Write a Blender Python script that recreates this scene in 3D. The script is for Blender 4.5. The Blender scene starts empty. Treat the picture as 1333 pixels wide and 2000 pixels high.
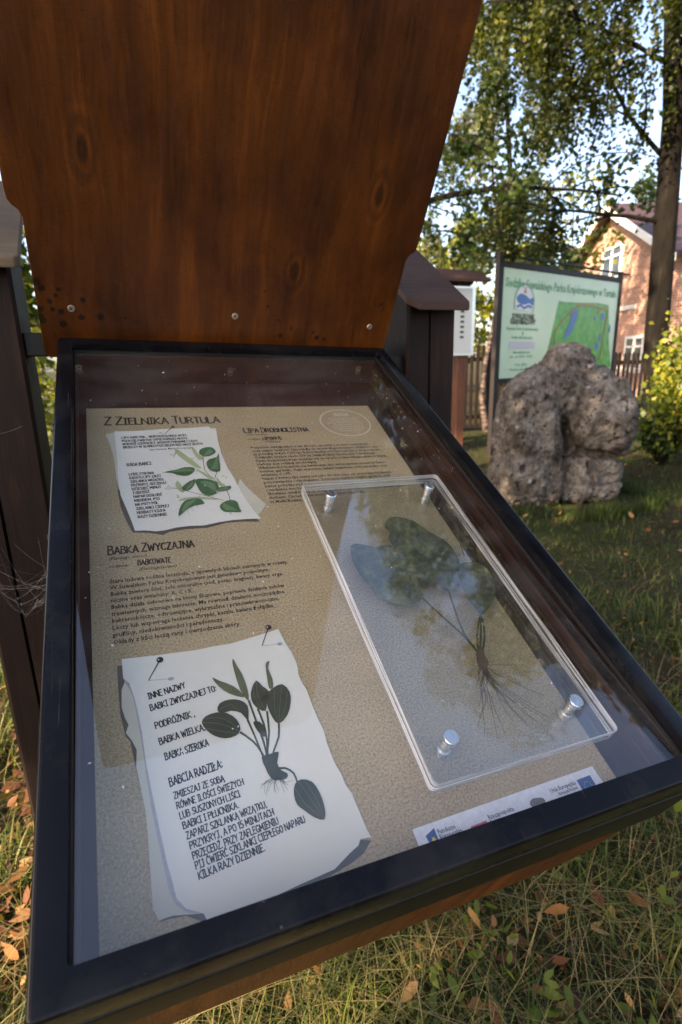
import bpy, bmesh, math, random
import numpy as np
from mathutils import Vector, Matrix, noise as mnoise
scene = bpy.context.scene
COL = scene.collection
rad = math.radians

# ------------------------------------------------------------------ camera
RC = Matrix(((9.99726917e-01, 2.33686167e-02, 0.0),
             (-6.07670728e-03, 2.59966087e-01, -9.65598626e-01),
             (-2.25647042e-02, 9.65334937e-01, 2.60037099e-01)))
cam_data = bpy.data.cameras.new('camera')
cam = bpy.data.objects.new('camera', cam_data)
COL.objects.link(cam)
cam.matrix_world = Matrix.Translation((0, 0, 1.40)) @ RC.to_4x4()
cam_data.sensor_fit = 'HORIZONTAL'
cam_data.sensor_width = 24.0
cam_data.lens = 1077.5 / 1333 * 24.0
cam_data.clip_start = 0.02
cam_data.clip_end = 2000
cam_data.dof.use_dof = True
cam_data.dof.focus_distance = 0.62
cam_data.dof.aperture_fstop = 7.0
scene.camera = cam

# ------------------------------------------------------------------ sky, sun, exposure
SUN = Vector((-0.68, -0.56, 0.47)).normalized()      # direction towards the sun
SUN_EL = math.asin(SUN.z)
SUN_AZ = math.atan2(SUN.x, SUN.y)
world = bpy.data.worlds.new('World')
scene.world = world
world.use_nodes = True
wnt = world.node_tree
wnt.nodes.clear()
wo = wnt.nodes.new('ShaderNodeOutputWorld')
wb = wnt.nodes.new('ShaderNodeBackground')
ws = wnt.nodes.new('ShaderNodeTexSky')
ws.sky_type = 'NISHITA'
ws.sun_disc = False
ws.sun_elevation = SUN_EL
ws.sun_rotation = SUN_AZ
ws.dust_density = 2.0
ws.air_density = 1.0
ws.ozone_density = 1.5
wb.inputs['Strength'].default_value = 0.13
wnt.links.new(ws.outputs[0], wb.inputs[0])
wnt.links.new(wb.outputs[0], wo.inputs[0])
sl = bpy.data.lights.new('sun', 'SUN')
sl.energy = 5.0
sl.angle = rad(0.6)
sl.color = (1.0, 0.86, 0.66)
so = bpy.data.objects.new('sun', sl)
so.rotation_euler = SUN.to_track_quat('Z', 'Y').to_euler()
so.location = (-20, -12, 15)
COL.objects.link(so)
scene.view_settings.view_transform = 'Standard'
scene.view_settings.look = 'None'
scene.view_settings.gamma = 1.0
scene.view_settings.use_curve_mapping = False
scene.view_settings.exposure = 1.95
scene.view_settings.use_white_balance = True
scene.view_settings.white_balance_temperature = 7250
scene.view_settings.white_balance_tint = 17
scene.cycles.max_bounces = 10
scene.cycles.transparent_max_bounces = 24
scene.cycles.caustics_reflective = False
scene.cycles.caustics_refractive = False
try:
    scene.cycles.use_denoising = True
except Exception:
    pass

# ------------------------------------------------------------------ helpers
class NT:
    """tiny wrapper for building node materials"""
    def __init__(s, name, rough=0.6, spec=0.4, metal=0.0):
        s.m = bpy.data.materials.new(name)
        s.m.use_nodes = True
        s.t = s.m.node_tree
        s.b = s.t.nodes['Principled BSDF']
        s.o = s.t.nodes['Material Output']
        s.b.inputs['Roughness'].default_value = rough
        s.b.inputs['Specular IOR Level'].default_value = spec
        s.b.inputs['Metallic'].default_value = metal
    def put(s, inp, v):
        if isinstance(v, bpy.types.NodeSocket): s.t.links.new(v, inp)
        else:
            if hasattr(inp.default_value, '__len__') and not hasattr(v, '__len__'): v = (v,) * len(inp.default_value)
            if hasattr(inp.default_value, '__len__') and len(inp.default_value) == 4 and len(v) == 3: v = tuple(v) + (1,)
            inp.default_value = v
    def node(s, typ, out=0, ins=None, **kw):
        n = s.t.nodes.new(typ)
        for k, v in kw.items(): setattr(n, k, v)
        for k, v in (ins or {}).items(): s.put(n.inputs[k], v)
        return n.outputs[out]
    def math(s, op, a, b=0.0, c=0.0, clamp=False):
        return s.node('ShaderNodeMath', 0, {0: a, 1: b, 2: c}, operation=op, use_clamp=clamp)
    def vec(s, kind='Object'):
        return s.node('ShaderNodeTexCoord', kind)
    def mapping(s, v, scale=(1, 1, 1), loc=(0, 0, 0), rot=(0, 0, 0)):
        return s.node('ShaderNodeMapping', 0, {'Vector': v, 'Scale': scale, 'Location': loc, 'Rotation': rot})
    def noise(s, v, scale, detail=4, rough=0.55, dist=0.0):
        return s.node('ShaderNodeTexNoise', 0, {'Vector': v, 'Scale': scale, 'Detail': detail, 'Roughness': rough, 'Distortion': dist})
    def voro(s, v, scale, feature='F1', out=0, rnd=1.0):
        return s.node('ShaderNodeTexVoronoi', out, {'Vector': v, 'Scale': scale, 'Randomness': rnd}, feature=feature)
    def ramp(s, f, stops, interp='LINEAR'):
        n = s.t.nodes.new('ShaderNodeValToRGB')
        n.color_ramp.interpolation = interp
        el = n.color_ramp.elements
        while len(el) < len(stops): el.new(0.5)
        for e, (p, c) in zip(el, stops):
            e.position = p
            e.color = (c, c, c, 1) if not hasattr(c, '__len__') else tuple(c)[:3] + (1,)
        s.put(n.inputs[0], f)
        return n.outputs[0]
    def mix(s, f, a, b, blend='MIX'):
        n = s.t.nodes.new('ShaderNodeMix')
        n.data_type = 'RGBA'; n.blend_type = blend
        s.put(n.inputs[0], f); s.put(n.inputs[6], a); s.put(n.inputs[7], b)
        return n.outputs[2]
    def bump(s, h, strength=0.3, dist=0.002):
        s.t.links.new(s.node('ShaderNodeBump', 0, {'Height': h, 'Strength': strength, 'Distance': dist}), s.b.inputs['Normal'])
    def col(s, c): s.put(s.b.inputs['Base Color'], c); return s
    def rgh(s, c): s.put(s.b.inputs['Roughness'], c); return s

def flat(name, c, rough=0.6, spec=0.4, metal=0.0, var=0.15, scale=40):
    n = NT(name, rough, spec, metal)
    f = n.noise(n.vec(), scale, 5)
    n.col(n.mix(n.math('MULTIPLY', f, 1.0), tuple(x * (1 - var) for x in c), tuple(min(1, x * (1 + var)) for x in c)))
    return n.m

def mesh(name, verts, faces, mat=None, smooth=False):
    me = bpy.data.meshes.new(name)
    me.from_pydata([tuple(v) for v in verts], [], faces)
    if mat is not None:
        for m in (mat if isinstance(mat, (list, tuple)) else [mat]): me.materials.append(m)
    if smooth:
        me.polygons.foreach_set('use_smooth', [True] * len(me.polygons))
    me.update()
    return me

def npmesh(name, V, F, mat, attr=None, smooth=False):
    """V (n,3), F (m,k) numpy; attr: per-face random value"""
    me = bpy.data.meshes.new(name)
    V = np.asarray(V, np.float32); F = np.asarray(F, np.int32)
    k = F.shape[1]
    me.vertices.add(len(V)); me.vertices.foreach_set('co', V.ravel())
    me.loops.add(F.size); me.loops.foreach_set('vertex_index', F.ravel())
    me.polygons.add(len(F))
    me.polygons.foreach_set('loop_start', np.arange(0, F.size, k, dtype=np.int32))
    if smooth: me.polygons.foreach_set('use_smooth', np.ones(len(F), bool))
    me.materials.append(mat)
    if attr is not None:
        a = me.attributes.new('tone', 'FLOAT', 'FACE')
        a.data.foreach_set('value', np.asarray(attr, np.float32))
    me.update(calc_edges=True)
    return me

def obj(name, me, parent=None, mat4=None, loc=None):
    o = bpy.data.objects.new(name, me)
    COL.objects.link(o)
    if parent is not None: o.parent = parent
    if mat4 is not None: o.matrix_local = mat4
    if loc is not None: o.location = loc
    return o

def tag(o, label=None, cat=None, group=None, kind=None):
    if label: o['label'] = label
    if cat: o['category'] = cat
    if group: o['group'] = group
    if kind: o['kind'] = kind
    return o

def thing(name, loc, label, cat, group=None, rotz=0.0):
    o = bpy.data.objects.new(name, None)
    o.empty_display_size = 0.2
    COL.objects.link(o)
    o.location = loc; o.rotation_euler = (0, 0, rotz)
    return tag(o, label, cat, group)

class B:
    """bmesh accumulator"""
    def __init__(s): s.v = []; s.f = []
    def add(s, vs, fs):
        k = len(s.v); s.v += [tuple(v) for v in vs]; s.f += [tuple(i + k for i in f) for f in fs]; return s
    def box(s, x0, x1, y0, y1, z0, z1):
        return s.add([(x0, y0, z0), (x1, y0, z0), (x1, y1, z0), (x0, y1, z0), (x0, y0, z1), (x1, y0, z1), (x1, y1, z1), (x0, y1, z1)],
                     [(0, 3, 2, 1), (4, 5, 6, 7), (0, 1, 5, 4), (1, 2, 6, 5), (2, 3, 7, 6), (3, 0, 4, 7)])
    def tube(s, pts, radii, n=8, cap=True):
        pts = [Vector(p) for p in pts]
        if not hasattr(radii, '__len__'): radii = [radii] * len(pts)
        rings = []; up = Vector((0.31, 0.17, 0.93)).normalized()
        for i, p in enumerate(pts):
            d = (pts[min(i + 1, len(pts) - 1)] - pts[max(i - 1, 0)]).normalized()
            a = d.cross(up)
            if a.length < 1e-3: a = d.cross(Vector((1, 0, 0)))
            a.normalize(); b = d.cross(a)
            rings.append([p + (a * math.cos(6.28318 * j / n) + b * math.sin(6.28318 * j / n)) * radii[i] for j in range(n)])
        vs = [v for r in rings for v in r]; fs = []
        for i in range(len(pts) - 1):
            for j in range(n):
                k = (j + 1) % n
                fs.append((i * n + j, i * n + k, (i + 1) * n + k, (i + 1) * n + j))
        if cap:
            fs.append(tuple(range(n))[::-1]); fs.append(tuple((len(pts) - 1) * n + j for j in range(n)))
        return s.add(vs, fs)
    def lathe(s, prof, n=24, c=(0, 0, 0)):
        """profile [(r,z)] about z at c"""
        vs = []
        for r, z in prof:
            for j in range(n):
                a = 2 * math.pi * j / n
                vs.append((c[0] + r * math.cos(a), c[1] + r * math.sin(a), c[2] + z))
        fs = []
        for i in range(len(prof) - 1):
            for j in range(n):
                k = (j + 1) % n
                fs.append((i * n + j, i * n + k, (i + 1) * n + k, (i + 1) * n + j))
        fs.append(tuple(range(n))[::-1]); fs.append(tuple((len(prof) - 1) * n + j for j in range(n)))
        return s.add(vs, fs)
    def prism(s, pts, a, b, axis='z'):
        """closed outline extruded from a to b along axis"""
        def P(p, h):
            return (p[0], p[1], h) if axis == 'z' else ((p[0], h, p[1]) if axis == 'y' else (h, p[0], p[1]))
        n = len(pts)
        return s.add([P(p, a) for p in pts] + [P(p, b) for p in pts],
                     [tuple(range(n))[::-1], tuple(range(n, 2 * n))] + [(i, (i + 1) % n, n + (i + 1) % n, n + i) for i in range(n)])
    def me(s, name, mat=None, bevel=0.0, seg=2, smooth=False):
        m = mesh(name, s.v, s.f, mat)
        bm = bmesh.new(); bm.from_mesh(m)
        bmesh.ops.recalc_face_normals(bm, faces=bm.faces)
        if bevel > 0:
            es = [e for e in bm.edges if len(e.link_faces) == 2 and e.calc_face_angle(0) > 0.5]
            bmesh.ops.bevel(bm, geom=es, offset=bevel, segments=seg, affect='EDGES', profile=0.5, clamp_overlap=True)
        if smooth:
            for f in bm.faces: f.smooth = True
            for e in bm.edges:
                if len(e.link_faces) == 2 and e.calc_face_angle(0) > 0.7: e.smooth = False
        bm.to_mesh(m); bm.free()
        return m

def rounded(x0, x1, y0, y1, r, n=5, which=(1, 1, 1, 1)):
    """rounded rectangle outline, counter clockwise from lower left"""
    out = []
    for k, (cx, cy, a0) in enumerate(((x0, y0, 180), (x1, y0, 270), (x1, y1, 0), (x0, y1, 90))):
        if not which[k]:
            out.append((cx, cy)); continue
        ox = cx + (r if cx == x0 else -r); oy = cy + (r if cy == y0 else -r)
        for i in range(n + 1):
            a = rad(a0 + 90 * i / n)
            out.append((ox + r * math.cos(a), oy + r * math.sin(a)))
    return out
# case-space outlines of the printed and pressed pieces, metres
D={'N1':[[0.0532,0.6751],[0.0855,0.6748],[0.1245,0.6783],[0.1693,0.68],[0.1996,0.683],[0.2021,0.677],[0.2103,0.6766],[0.2072,0.6387],[0.2068,0.6039],[0.2095,0.5707],[0.2149,0.5422],[0.218,0.515],[0.2217,0.4921],[0.2285,0.4664],[0.2346,0.4501],[0.2152,0.4516],[0.1954,0.4521],[0.1756,0.45],[0.156,0.4463],[0.1375,0.4478],[0.1191,0.4469],[0.1043,0.4434],[0.0937,0.443],[0.08,0.4467],[0.0679,0.4475],[0.0655,0.4635],[0.0629,0.4778],[0.0588,0.4983],[0.0545,0.5196],[0.0532,0.5444],[0.0536,0.5768],[0.0538,0.6006],[0.0537,0.6401]],'N1B':[[0.0403,0.668],[0.0479,0.6707],[0.0563,0.675],[0.0651,0.6469],[0.0591,0.5375],[0.0526,0.532],[0.0508,0.5574],[0.0502,0.5838],[0.0491,0.6115],[0.0457,0.6405]],'N1C':[[0.2234,0.5414],[0.227,0.5274],[0.2353,0.5067],[0.2488,0.4795],[0.2385,0.4652],[0.2332,0.4598],[0.2161,0.4559],[0.2041,0.4972]],'N1S':[[0.0508,0.5574],[0.0725,0.5425],[0.2192,0.4706],[0.2317,0.4445],[0.2104,0.4478],[0.1849,0.4482],[0.159,0.4416],[0.1295,0.4428],[0.1093,0.4401],[0.1018,0.4357],[0.0831,0.4423],[0.0652,0.4452],[0.0587,0.4672],[0.0533,0.496],[0.0516,0.5259]],'LL':[[[0.1729,0.6119],[0.1786,0.621],[0.1935,0.6239],[0.1992,0.6113],[0.191,0.602],[0.1807,0.5991],[0.174,0.6044]],[[0.1799,0.5838],[0.1862,0.5924],[0.1979,0.5971],[0.2023,0.6061],[0.2003,0.5859],[0.197,0.5611],[0.1864,0.5613],[0.1804,0.5695]],[[0.1141,0.5655],[0.1337,0.57],[0.1466,0.5751],[0.1604,0.5723],[0.1571,0.5611],[0.148,0.5544],[0.1361,0.5562],[0.1268,0.5631]],[[0.1364,0.5266],[0.1425,0.5357],[0.157,0.5459],[0.1554,0.5344],[0.1477,0.5222],[0.1396,0.5205]],[[0.1578,0.5441],[0.1713,0.5452],[0.1829,0.5401],[0.1887,0.5312],[0.1869,0.515],[0.1796,0.5077],[0.1711,0.5055],[0.1623,0.5127],[0.1585,0.5276]],[[0.1739,0.5228],[0.1883,0.523],[0.2054,0.5255],[0.2046,0.518],[0.195,0.5141],[0.1846,0.5136],[0.1771,0.5176]],[[0.1249,0.4673],[0.1283,0.4843],[0.1367,0.4984],[0.1489,0.5026],[0.1585,0.5006],[0.1627,0.4894],[0.1487,0.4873],[0.1361,0.479]],[[0.182,0.4811],[0.1885,0.4895],[0.1994,0.4939],[0.2086,0.4888],[0.2089,0.4749],[0.2098,0.4663],[0.1965,0.4679],[0.186,0.47]]],'LB':[[[0.1394,0.6235],[0.1509,0.6079],[0.1663,0.5813],[0.171,0.5703],[0.1611,0.5747],[0.1453,0.5973],[0.1381,0.6124]],[[0.1678,0.6217],[0.1705,0.6102],[0.1763,0.5987],[0.1752,0.5914],[0.1668,0.5994],[0.1627,0.6239]],[[0.1617,0.5711],[0.1735,0.5597],[0.1835,0.5434],[0.1775,0.545],[0.1674,0.5602]],[[0.1327,0.5448],[0.1378,0.5297],[0.1393,0.5183],[0.1335,0.5189],[0.1284,0.5338]],[[0.1282,0.4994],[0.1377,0.506],[0.165,0.5046],[0.1855,0.4954],[0.1642,0.499],[0.1369,0.4999]],[[0.1895,0.5479],[0.1944,0.534],[0.1993,0.5268],[0.191,0.527],[0.1883,0.5413]]],'LS':[[[0.178,0.6022],[0.1746,0.5665],[0.1837,0.5451],[0.1914,0.5292],[0.199,0.5137],[0.1994,0.4939]],[[0.1915,0.5598],[0.1862,0.5448]],[[0.136,0.5234],[0.1655,0.5077],[0.1903,0.494]],[[0.121,0.5288],[0.1363,0.5259]],[[0.1945,0.4681],[0.1953,0.4638]],[[0.136,0.6071],[0.1391,0.6153]]],'LF':[[0.1316,0.6085],[0.1339,0.6036],[0.1174,0.5317],[0.1154,0.5268],[0.1199,0.5276],[0.1289,0.5103],[0.1308,0.5067],[0.1995,0.5484],[0.203,0.5446],[0.1527,0.6219],[0.1589,0.623],[0.1607,0.5943],[0.1692,0.5937]],'N2':[[0.0419,0.2567],[0.0757,0.2544],[0.1178,0.2526],[0.1365,0.2536],[0.1553,0.2534],[0.1804,0.2572],[0.2114,0.2623],[0.2145,0.2429],[0.2184,0.2289],[0.2201,0.2129],[0.2181,0.1996],[0.2193,0.1886],[0.2217,0.1802],[0.2223,0.1622],[0.2235,0.1472],[0.2258,0.1324],[0.2248,0.1189],[0.226,0.0988],[0.2288,0.0874],[0.2295,0.0769],[0.2329,0.068],[0.2335,0.0579],[0.2354,0.0347],[0.2369,0.0279],[0.2268,0.029],[0.2231,0.0247],[0.2137,0.0212],[0.197,0.0134],[0.1658,0.0111],[0.129,0.0075],[0.1017,0.0066],[0.0904,0.0077],[0.0881,0.0139],[0.0821,0.0174],[0.076,0.0206],[0.0699,0.0295],[0.0681,0.0421],[0.0655,0.0569],[0.0638,0.0721],[0.0619,0.088],[0.0586,0.1199],[0.0562,0.146],[0.0554,0.1715],[0.0532,0.1944],[0.0512,0.2089],[0.0474,0.2268],[0.0421,0.2342]],'N2B':[[0.0421,0.2342],[0.0446,0.2324],[0.04,0.2211],[0.039,0.2023],[0.0413,0.1904],[0.0441,0.1826],[0.0413,0.1749],[0.0464,0.1651],[0.0495,0.156],[0.048,0.1401],[0.0505,0.1201],[0.0526,0.1011],[0.0529,0.0802],[0.0526,0.0606],[0.0521,0.0275],[0.0556,0.0191],[0.0662,0.019],[0.0881,0.0139],[0.0711,0.0397],[0.0639,0.1091],[0.0571,0.1935]],'N2S':[[0.037,0.2494],[0.0425,0.2495],[0.0532,0.2085],[0.0613,0.1615],[0.0625,0.1132],[0.0672,0.0728],[0.074,0.0298],[0.0937,0.018],[0.163,0.0143],[0.2231,0.03],[0.2359,0.0255],[0.2257,0.0178],[0.213,0.0138],[0.1919,0.0099],[0.167,0.0087],[0.1305,0.0067],[0.0917,0.0056],[0.0755,0.0162],[0.066,0.0174],[0.0555,0.0183],[0.0664,0.0204],[0.0615,0.0502],[0.0517,0.1123],[0.0481,0.1361],[0.0445,0.1656],[0.0408,0.1718],[0.0376,0.1935],[0.037,0.2169]],'N2T':[[0.0442,0.2325],[0.0482,0.2246],[0.0521,0.2064],[0.0538,0.1897],[0.056,0.1714],[0.0571,0.1458],[0.0595,0.1196],[0.0627,0.0878],[0.0646,0.0719],[0.0664,0.0567],[0.0689,0.0419],[0.0706,0.0293],[0.0768,0.0201],[0.0881,0.0139],[0.0773,0.0177],[0.0686,0.0255],[0.065,0.0369],[0.0628,0.0545],[0.0601,0.0782],[0.0573,0.1053],[0.0559,0.1302],[0.0549,0.1525],[0.0537,0.1719],[0.0519,0.1901],[0.0503,0.2091],[0.0471,0.2232]],'PL':[[[0.1625,0.1859],[0.1654,0.1941],[0.1718,0.2023],[0.1769,0.1941],[0.182,0.1865],[0.1776,0.1775],[0.1737,0.1662],[0.1669,0.1702],[0.1628,0.1772]],[[0.1781,0.1824],[0.1862,0.1894],[0.1975,0.1921],[0.203,0.1818],[0.2009,0.1696],[0.1939,0.1566],[0.1831,0.1497],[0.1784,0.1579],[0.1765,0.1704]],[[0.1268,0.1772],[0.1303,0.1847],[0.1405,0.1868],[0.1509,0.1836],[0.157,0.1761],[0.1559,0.1656],[0.1537,0.1602],[0.1491,0.1696],[0.1402,0.174],[0.1316,0.1737]],[[0.1101,0.1683],[0.1147,0.1741],[0.1255,0.1758],[0.1357,0.1727],[0.1436,0.1638],[0.1451,0.1531],[0.1394,0.1477],[0.1289,0.1474],[0.1195,0.1526],[0.1135,0.1596]],[[0.159,0.1578],[0.1648,0.1564],[0.1685,0.1486],[0.167,0.1398],[0.1628,0.1431],[0.1594,0.1519]],[[0.1795,0.0802],[0.183,0.0891],[0.1901,0.0917],[0.1992,0.0869],[0.2032,0.0758],[0.2037,0.0621],[0.2004,0.0527],[0.1921,0.0568],[0.1845,0.0654],[0.1801,0.0713]]],'PV':[[[0.1716,0.2013],[0.1694,0.1844],[0.1729,0.1675]],[[0.1972,0.1909],[0.1894,0.1698],[0.1834,0.1508]],[[0.1279,0.1769],[0.1415,0.1809],[0.1533,0.1615]],[[0.1107,0.1682],[0.1276,0.163],[0.1439,0.1511]],[[0.1867,0.0912],[0.1924,0.0748],[0.2003,0.0536]],[[0.1673,0.1976],[0.1659,0.1827],[0.17,0.1694]],[[0.1881,0.1877],[0.1834,0.1688],[0.182,0.1523]],[[0.2008,0.1823],[0.1942,0.1662],[0.1849,0.1516]],[[0.1144,0.1719],[0.1306,0.1681],[0.1429,0.1548]],[[0.1129,0.162],[0.1262,0.1554],[0.1408,0.1496]],[[0.1926,0.0896],[0.1982,0.0732],[0.2009,0.0553]],[[0.182,0.0854],[0.187,0.0704],[0.1971,0.0564]]],'PK':[[[0.1278,0.2154],[0.1347,0.21],[0.1475,0.2007],[0.1561,0.1874],[0.1526,0.1869],[0.1417,0.1932],[0.1326,0.204]],[[0.1534,0.2334],[0.1555,0.224],[0.159,0.2125],[0.1608,0.1939],[0.1594,0.1817],[0.1567,0.1848],[0.1533,0.1956],[0.1519,0.2114],[0.1516,0.2275]],[[0.1882,0.2219],[0.1913,0.2218],[0.1876,0.2143],[0.189,0.2006],[0.1872,0.1905],[0.1829,0.1902],[0.184,0.2043],[0.1855,0.2175]]],'PS':[[[0.1441,0.1504],[0.1543,0.1385],[0.1605,0.1239],[0.1622,0.1047]],[[0.1539,0.1613],[0.1573,0.1422],[0.1606,0.1196]],[[0.1663,0.1708],[0.1685,0.1532],[0.1675,0.1353],[0.1626,0.1107]],[[0.1594,0.1817],[0.1622,0.1547],[0.1644,0.136],[0.1636,0.1147]],[[0.1748,0.1659],[0.1716,0.1433],[0.1645,0.1229]],[[0.1832,0.1501],[0.1797,0.1367],[0.171,0.1234],[0.1665,0.1097]],[[0.168,0.1073],[0.1781,0.1057],[0.1847,0.0988],[0.1855,0.0905]],[[0.1633,0.1453],[0.1645,0.1272],[0.1626,0.1149]]],'PH':[[0.1588,0.1211],[0.1675,0.1222],[0.176,0.1222],[0.1719,0.1125],[0.1737,0.1048],[0.1788,0.1004],[0.1765,0.0959],[0.1655,0.0973],[0.1617,0.1027],[0.1602,0.1093]],'PR':[[[0.1658,0.1001],[0.1565,0.0975],[0.1514,0.0935]],[[0.17,0.099],[0.1572,0.0984],[0.1542,0.0879]],[[0.166,0.1],[0.1589,0.0949],[0.155,0.0857]],[[0.1722,0.0984],[0.162,0.0952],[0.1575,0.0889]],[[0.17,0.099],[0.1651,0.0948],[0.1625,0.0868]],[[0.1704,0.0989],[0.1643,0.0942],[0.1645,0.0855]],[[0.1665,0.0999],[0.1661,0.0934],[0.1672,0.0864]],[[0.1709,0.0987],[0.1707,0.0927],[0.1718,0.084]],[[0.1675,0.0996],[0.1726,0.093],[0.1753,0.0852]],[[0.1727,0.0983],[0.1726,0.094],[0.1751,0.0862]],[[0.1736,0.098],[0.1743,0.092],[0.178,0.0894]],[[0.1687,0.0993],[0.1753,0.0926],[0.182,0.0934]],[[0.1695,0.0991],[0.1564,0.0965],[0.1523,0.0972]]],'PN':[[[0.079,0.2475],[0.0658,0.2257],[0.0875,0.2229]],[[0.2006,0.2663],[0.1877,0.2434],[0.208,0.2419]],[[0.1418,0.6833],[0.1269,0.6637],[0.1212,0.6672]]],'SL':[[[0.4049,0.4022],[0.4125,0.4089],[0.4277,0.4102],[0.449,0.3979],[0.4621,0.374],[0.4798,0.3507],[0.4813,0.328],[0.4787,0.3084],[0.4683,0.2854],[0.4452,0.2684],[0.4365,0.2649],[0.4229,0.2774],[0.4053,0.2958],[0.398,0.3183],[0.3949,0.3466],[0.3953,0.3686],[0.4019,0.3809],[0.3986,0.3905]],[[0.3343,0.3611],[0.3365,0.3636],[0.347,0.3661],[0.3696,0.356],[0.3925,0.3567],[0.4027,0.3285],[0.4053,0.2958],[0.3991,0.2664],[0.3886,0.2562],[0.3774,0.2549],[0.3649,0.2548],[0.3541,0.2582],[0.3454,0.2663],[0.3377,0.2773],[0.3355,0.2923],[0.3307,0.3031],[0.3291,0.3187],[0.3285,0.3373]],[[0.4701,0.3014],[0.481,0.308],[0.5048,0.3071],[0.5122,0.2947],[0.5135,0.2807],[0.5037,0.2531],[0.4847,0.2339],[0.4685,0.2238],[0.4605,0.2225],[0.4603,0.2311],[0.4565,0.2464],[0.4598,0.2659]]],'SV':[[[0.4227,0.3936],[0.4254,0.3478],[0.4352,0.3015],[0.4377,0.2672]],[[0.3365,0.3497],[0.3609,0.3135],[0.3825,0.2843],[0.3977,0.2618]],[[0.4811,0.2996],[0.4745,0.2634],[0.4625,0.2235]],[[0.446,0.3811],[0.4483,0.3272],[0.4402,0.2693]],[[0.3291,0.3187],[0.3588,0.2883],[0.3964,0.261]],[[0.3843,0.3481],[0.3994,0.302],[0.3996,0.2639]],[[0.4078,0.3924],[0.4197,0.3259],[0.4373,0.2688]],[[0.5075,0.2789],[0.4868,0.251],[0.4629,0.2234]],[[0.4683,0.3475],[0.4603,0.314],[0.4411,0.2691]],[[0.5033,0.3045],[0.4821,0.262],[0.4633,0.2248]]],'SS':[[[0.3964,0.261],[0.408,0.2314],[0.4228,0.1962],[0.428,0.1726]],[[0.4378,0.2656],[0.4298,0.232],[0.4244,0.199],[0.4281,0.1705]],[[0.4625,0.2235],[0.4466,0.1968],[0.4295,0.1702]],[[0.4607,0.2168],[0.4493,0.1918],[0.4307,0.1679]],[[0.46,0.2216],[0.4393,0.1938],[0.4281,0.1705]]],'SC':[[0.4273,0.1748],[0.4344,0.1784],[0.438,0.1759],[0.4344,0.1671],[0.434,0.1569],[0.4286,0.152],[0.4217,0.1515],[0.4184,0.1562],[0.4219,0.1656]],'SR':[[[0.4275,0.1535],[0.4196,0.1354],[0.4035,0.1228],[0.3978,0.1099],[0.3874,0.0993],[0.3787,0.0888]],[[0.4254,0.1539],[0.413,0.1362],[0.4058,0.1169],[0.3941,0.1038],[0.388,0.0907],[0.3806,0.0778]],[[0.4276,0.1535],[0.4142,0.1395],[0.4067,0.1273],[0.4009,0.116],[0.3953,0.1061],[0.3872,0.0968]],[[0.4218,0.1547],[0.418,0.1436],[0.4108,0.1322],[0.41,0.1221],[0.4056,0.1121],[0.4043,0.1032]],[[0.4278,0.1534],[0.4169,0.1337],[0.4104,0.1162],[0.4046,0.1011],[0.399,0.0866],[0.3942,0.0735]],[[0.4265,0.1537],[0.4202,0.1385],[0.4231,0.1226],[0.4207,0.1107],[0.4204,0.0973],[0.4218,0.0852]],[[0.4258,0.1538],[0.414,0.1342],[0.4123,0.1165],[0.4083,0.1011],[0.4069,0.0868],[0.4042,0.0727]],[[0.4282,0.1533],[0.4231,0.1364],[0.4264,0.1207],[0.4274,0.1063],[0.4307,0.092],[0.435,0.0786]],[[0.4269,0.1536],[0.4203,0.1355],[0.4275,0.1185],[0.4279,0.1026],[0.4335,0.0883],[0.4393,0.0735]],[[0.422,0.1547],[0.4207,0.1378],[0.4284,0.1208],[0.4346,0.1061],[0.4404,0.0911],[0.4496,0.0768]],[[0.4229,0.1545],[0.42,0.1368],[0.4259,0.1195],[0.437,0.1043],[0.4434,0.0888],[0.4537,0.0741]],[[0.4238,0.1543],[0.4227,0.138],[0.434,0.1208],[0.4403,0.1055],[0.4511,0.0903],[0.4627,0.0754]],[[0.4213,0.1548],[0.4271,0.1353],[0.436,0.1207],[0.4454,0.1045],[0.4561,0.0903],[0.4707,0.0752]],[[0.425,0.154],[0.4304,0.1538],[0.4402,0.1527],[0.4524,0.1496],[0.4644,0.1473],[0.4761,0.1447]],[[0.428,0.1534],[0.435,0.1412],[0.4427,0.1346],[0.4536,0.1241],[0.4639,0.1141],[0.4776,0.1044]],[[0.4281,0.1533],[0.426,0.1352],[0.4237,0.1183],[0.4278,0.1031],[0.4317,0.0892],[0.4363,0.0749]],[[0.4225,0.1545],[0.4216,0.1368],[0.4227,0.1235],[0.422,0.1116],[0.4287,0.0987],[0.4323,0.0861]],[[0.4251,0.154],[0.4226,0.1446],[0.4256,0.1367],[0.4227,0.1287],[0.4251,0.1203],[0.4276,0.1121]],[[0.4219,0.1547],[0.4182,0.1498],[0.413,0.1453],[0.4106,0.1402],[0.4062,0.1367],[0.4025,0.1326]],[[0.4253,0.1539],[0.4196,0.1428],[0.4089,0.1349],[0.4038,0.125],[0.3987,0.1171],[0.3921,0.1096]],[[0.4244,0.1541],[0.4253,0.1412],[0.4337,0.1287],[0.4412,0.1168],[0.449,0.1054],[0.4597,0.0938]],[[0.4243,0.1541],[0.4223,0.1413],[0.4287,0.1316],[0.4308,0.1209],[0.4335,0.112],[0.4391,0.1022]],[[0.4261,0.1538],[0.4268,0.1462],[0.4242,0.1418],[0.4239,0.1381],[0.4237,0.133],[0.4235,0.1279]],[[0.4216,0.1547],[0.4141,0.1479],[0.4151,0.1385],[0.4064,0.131],[0.4042,0.1244],[0.4017,0.118]]],'SF':[[0.5021,0.3642],[0.5014,0.3537],[0.4981,0.3432],[0.4952,0.3317],[0.4919,0.3206],[0.491,0.3121],[0.4958,0.3258],[0.4964,0.3375]]}
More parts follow.
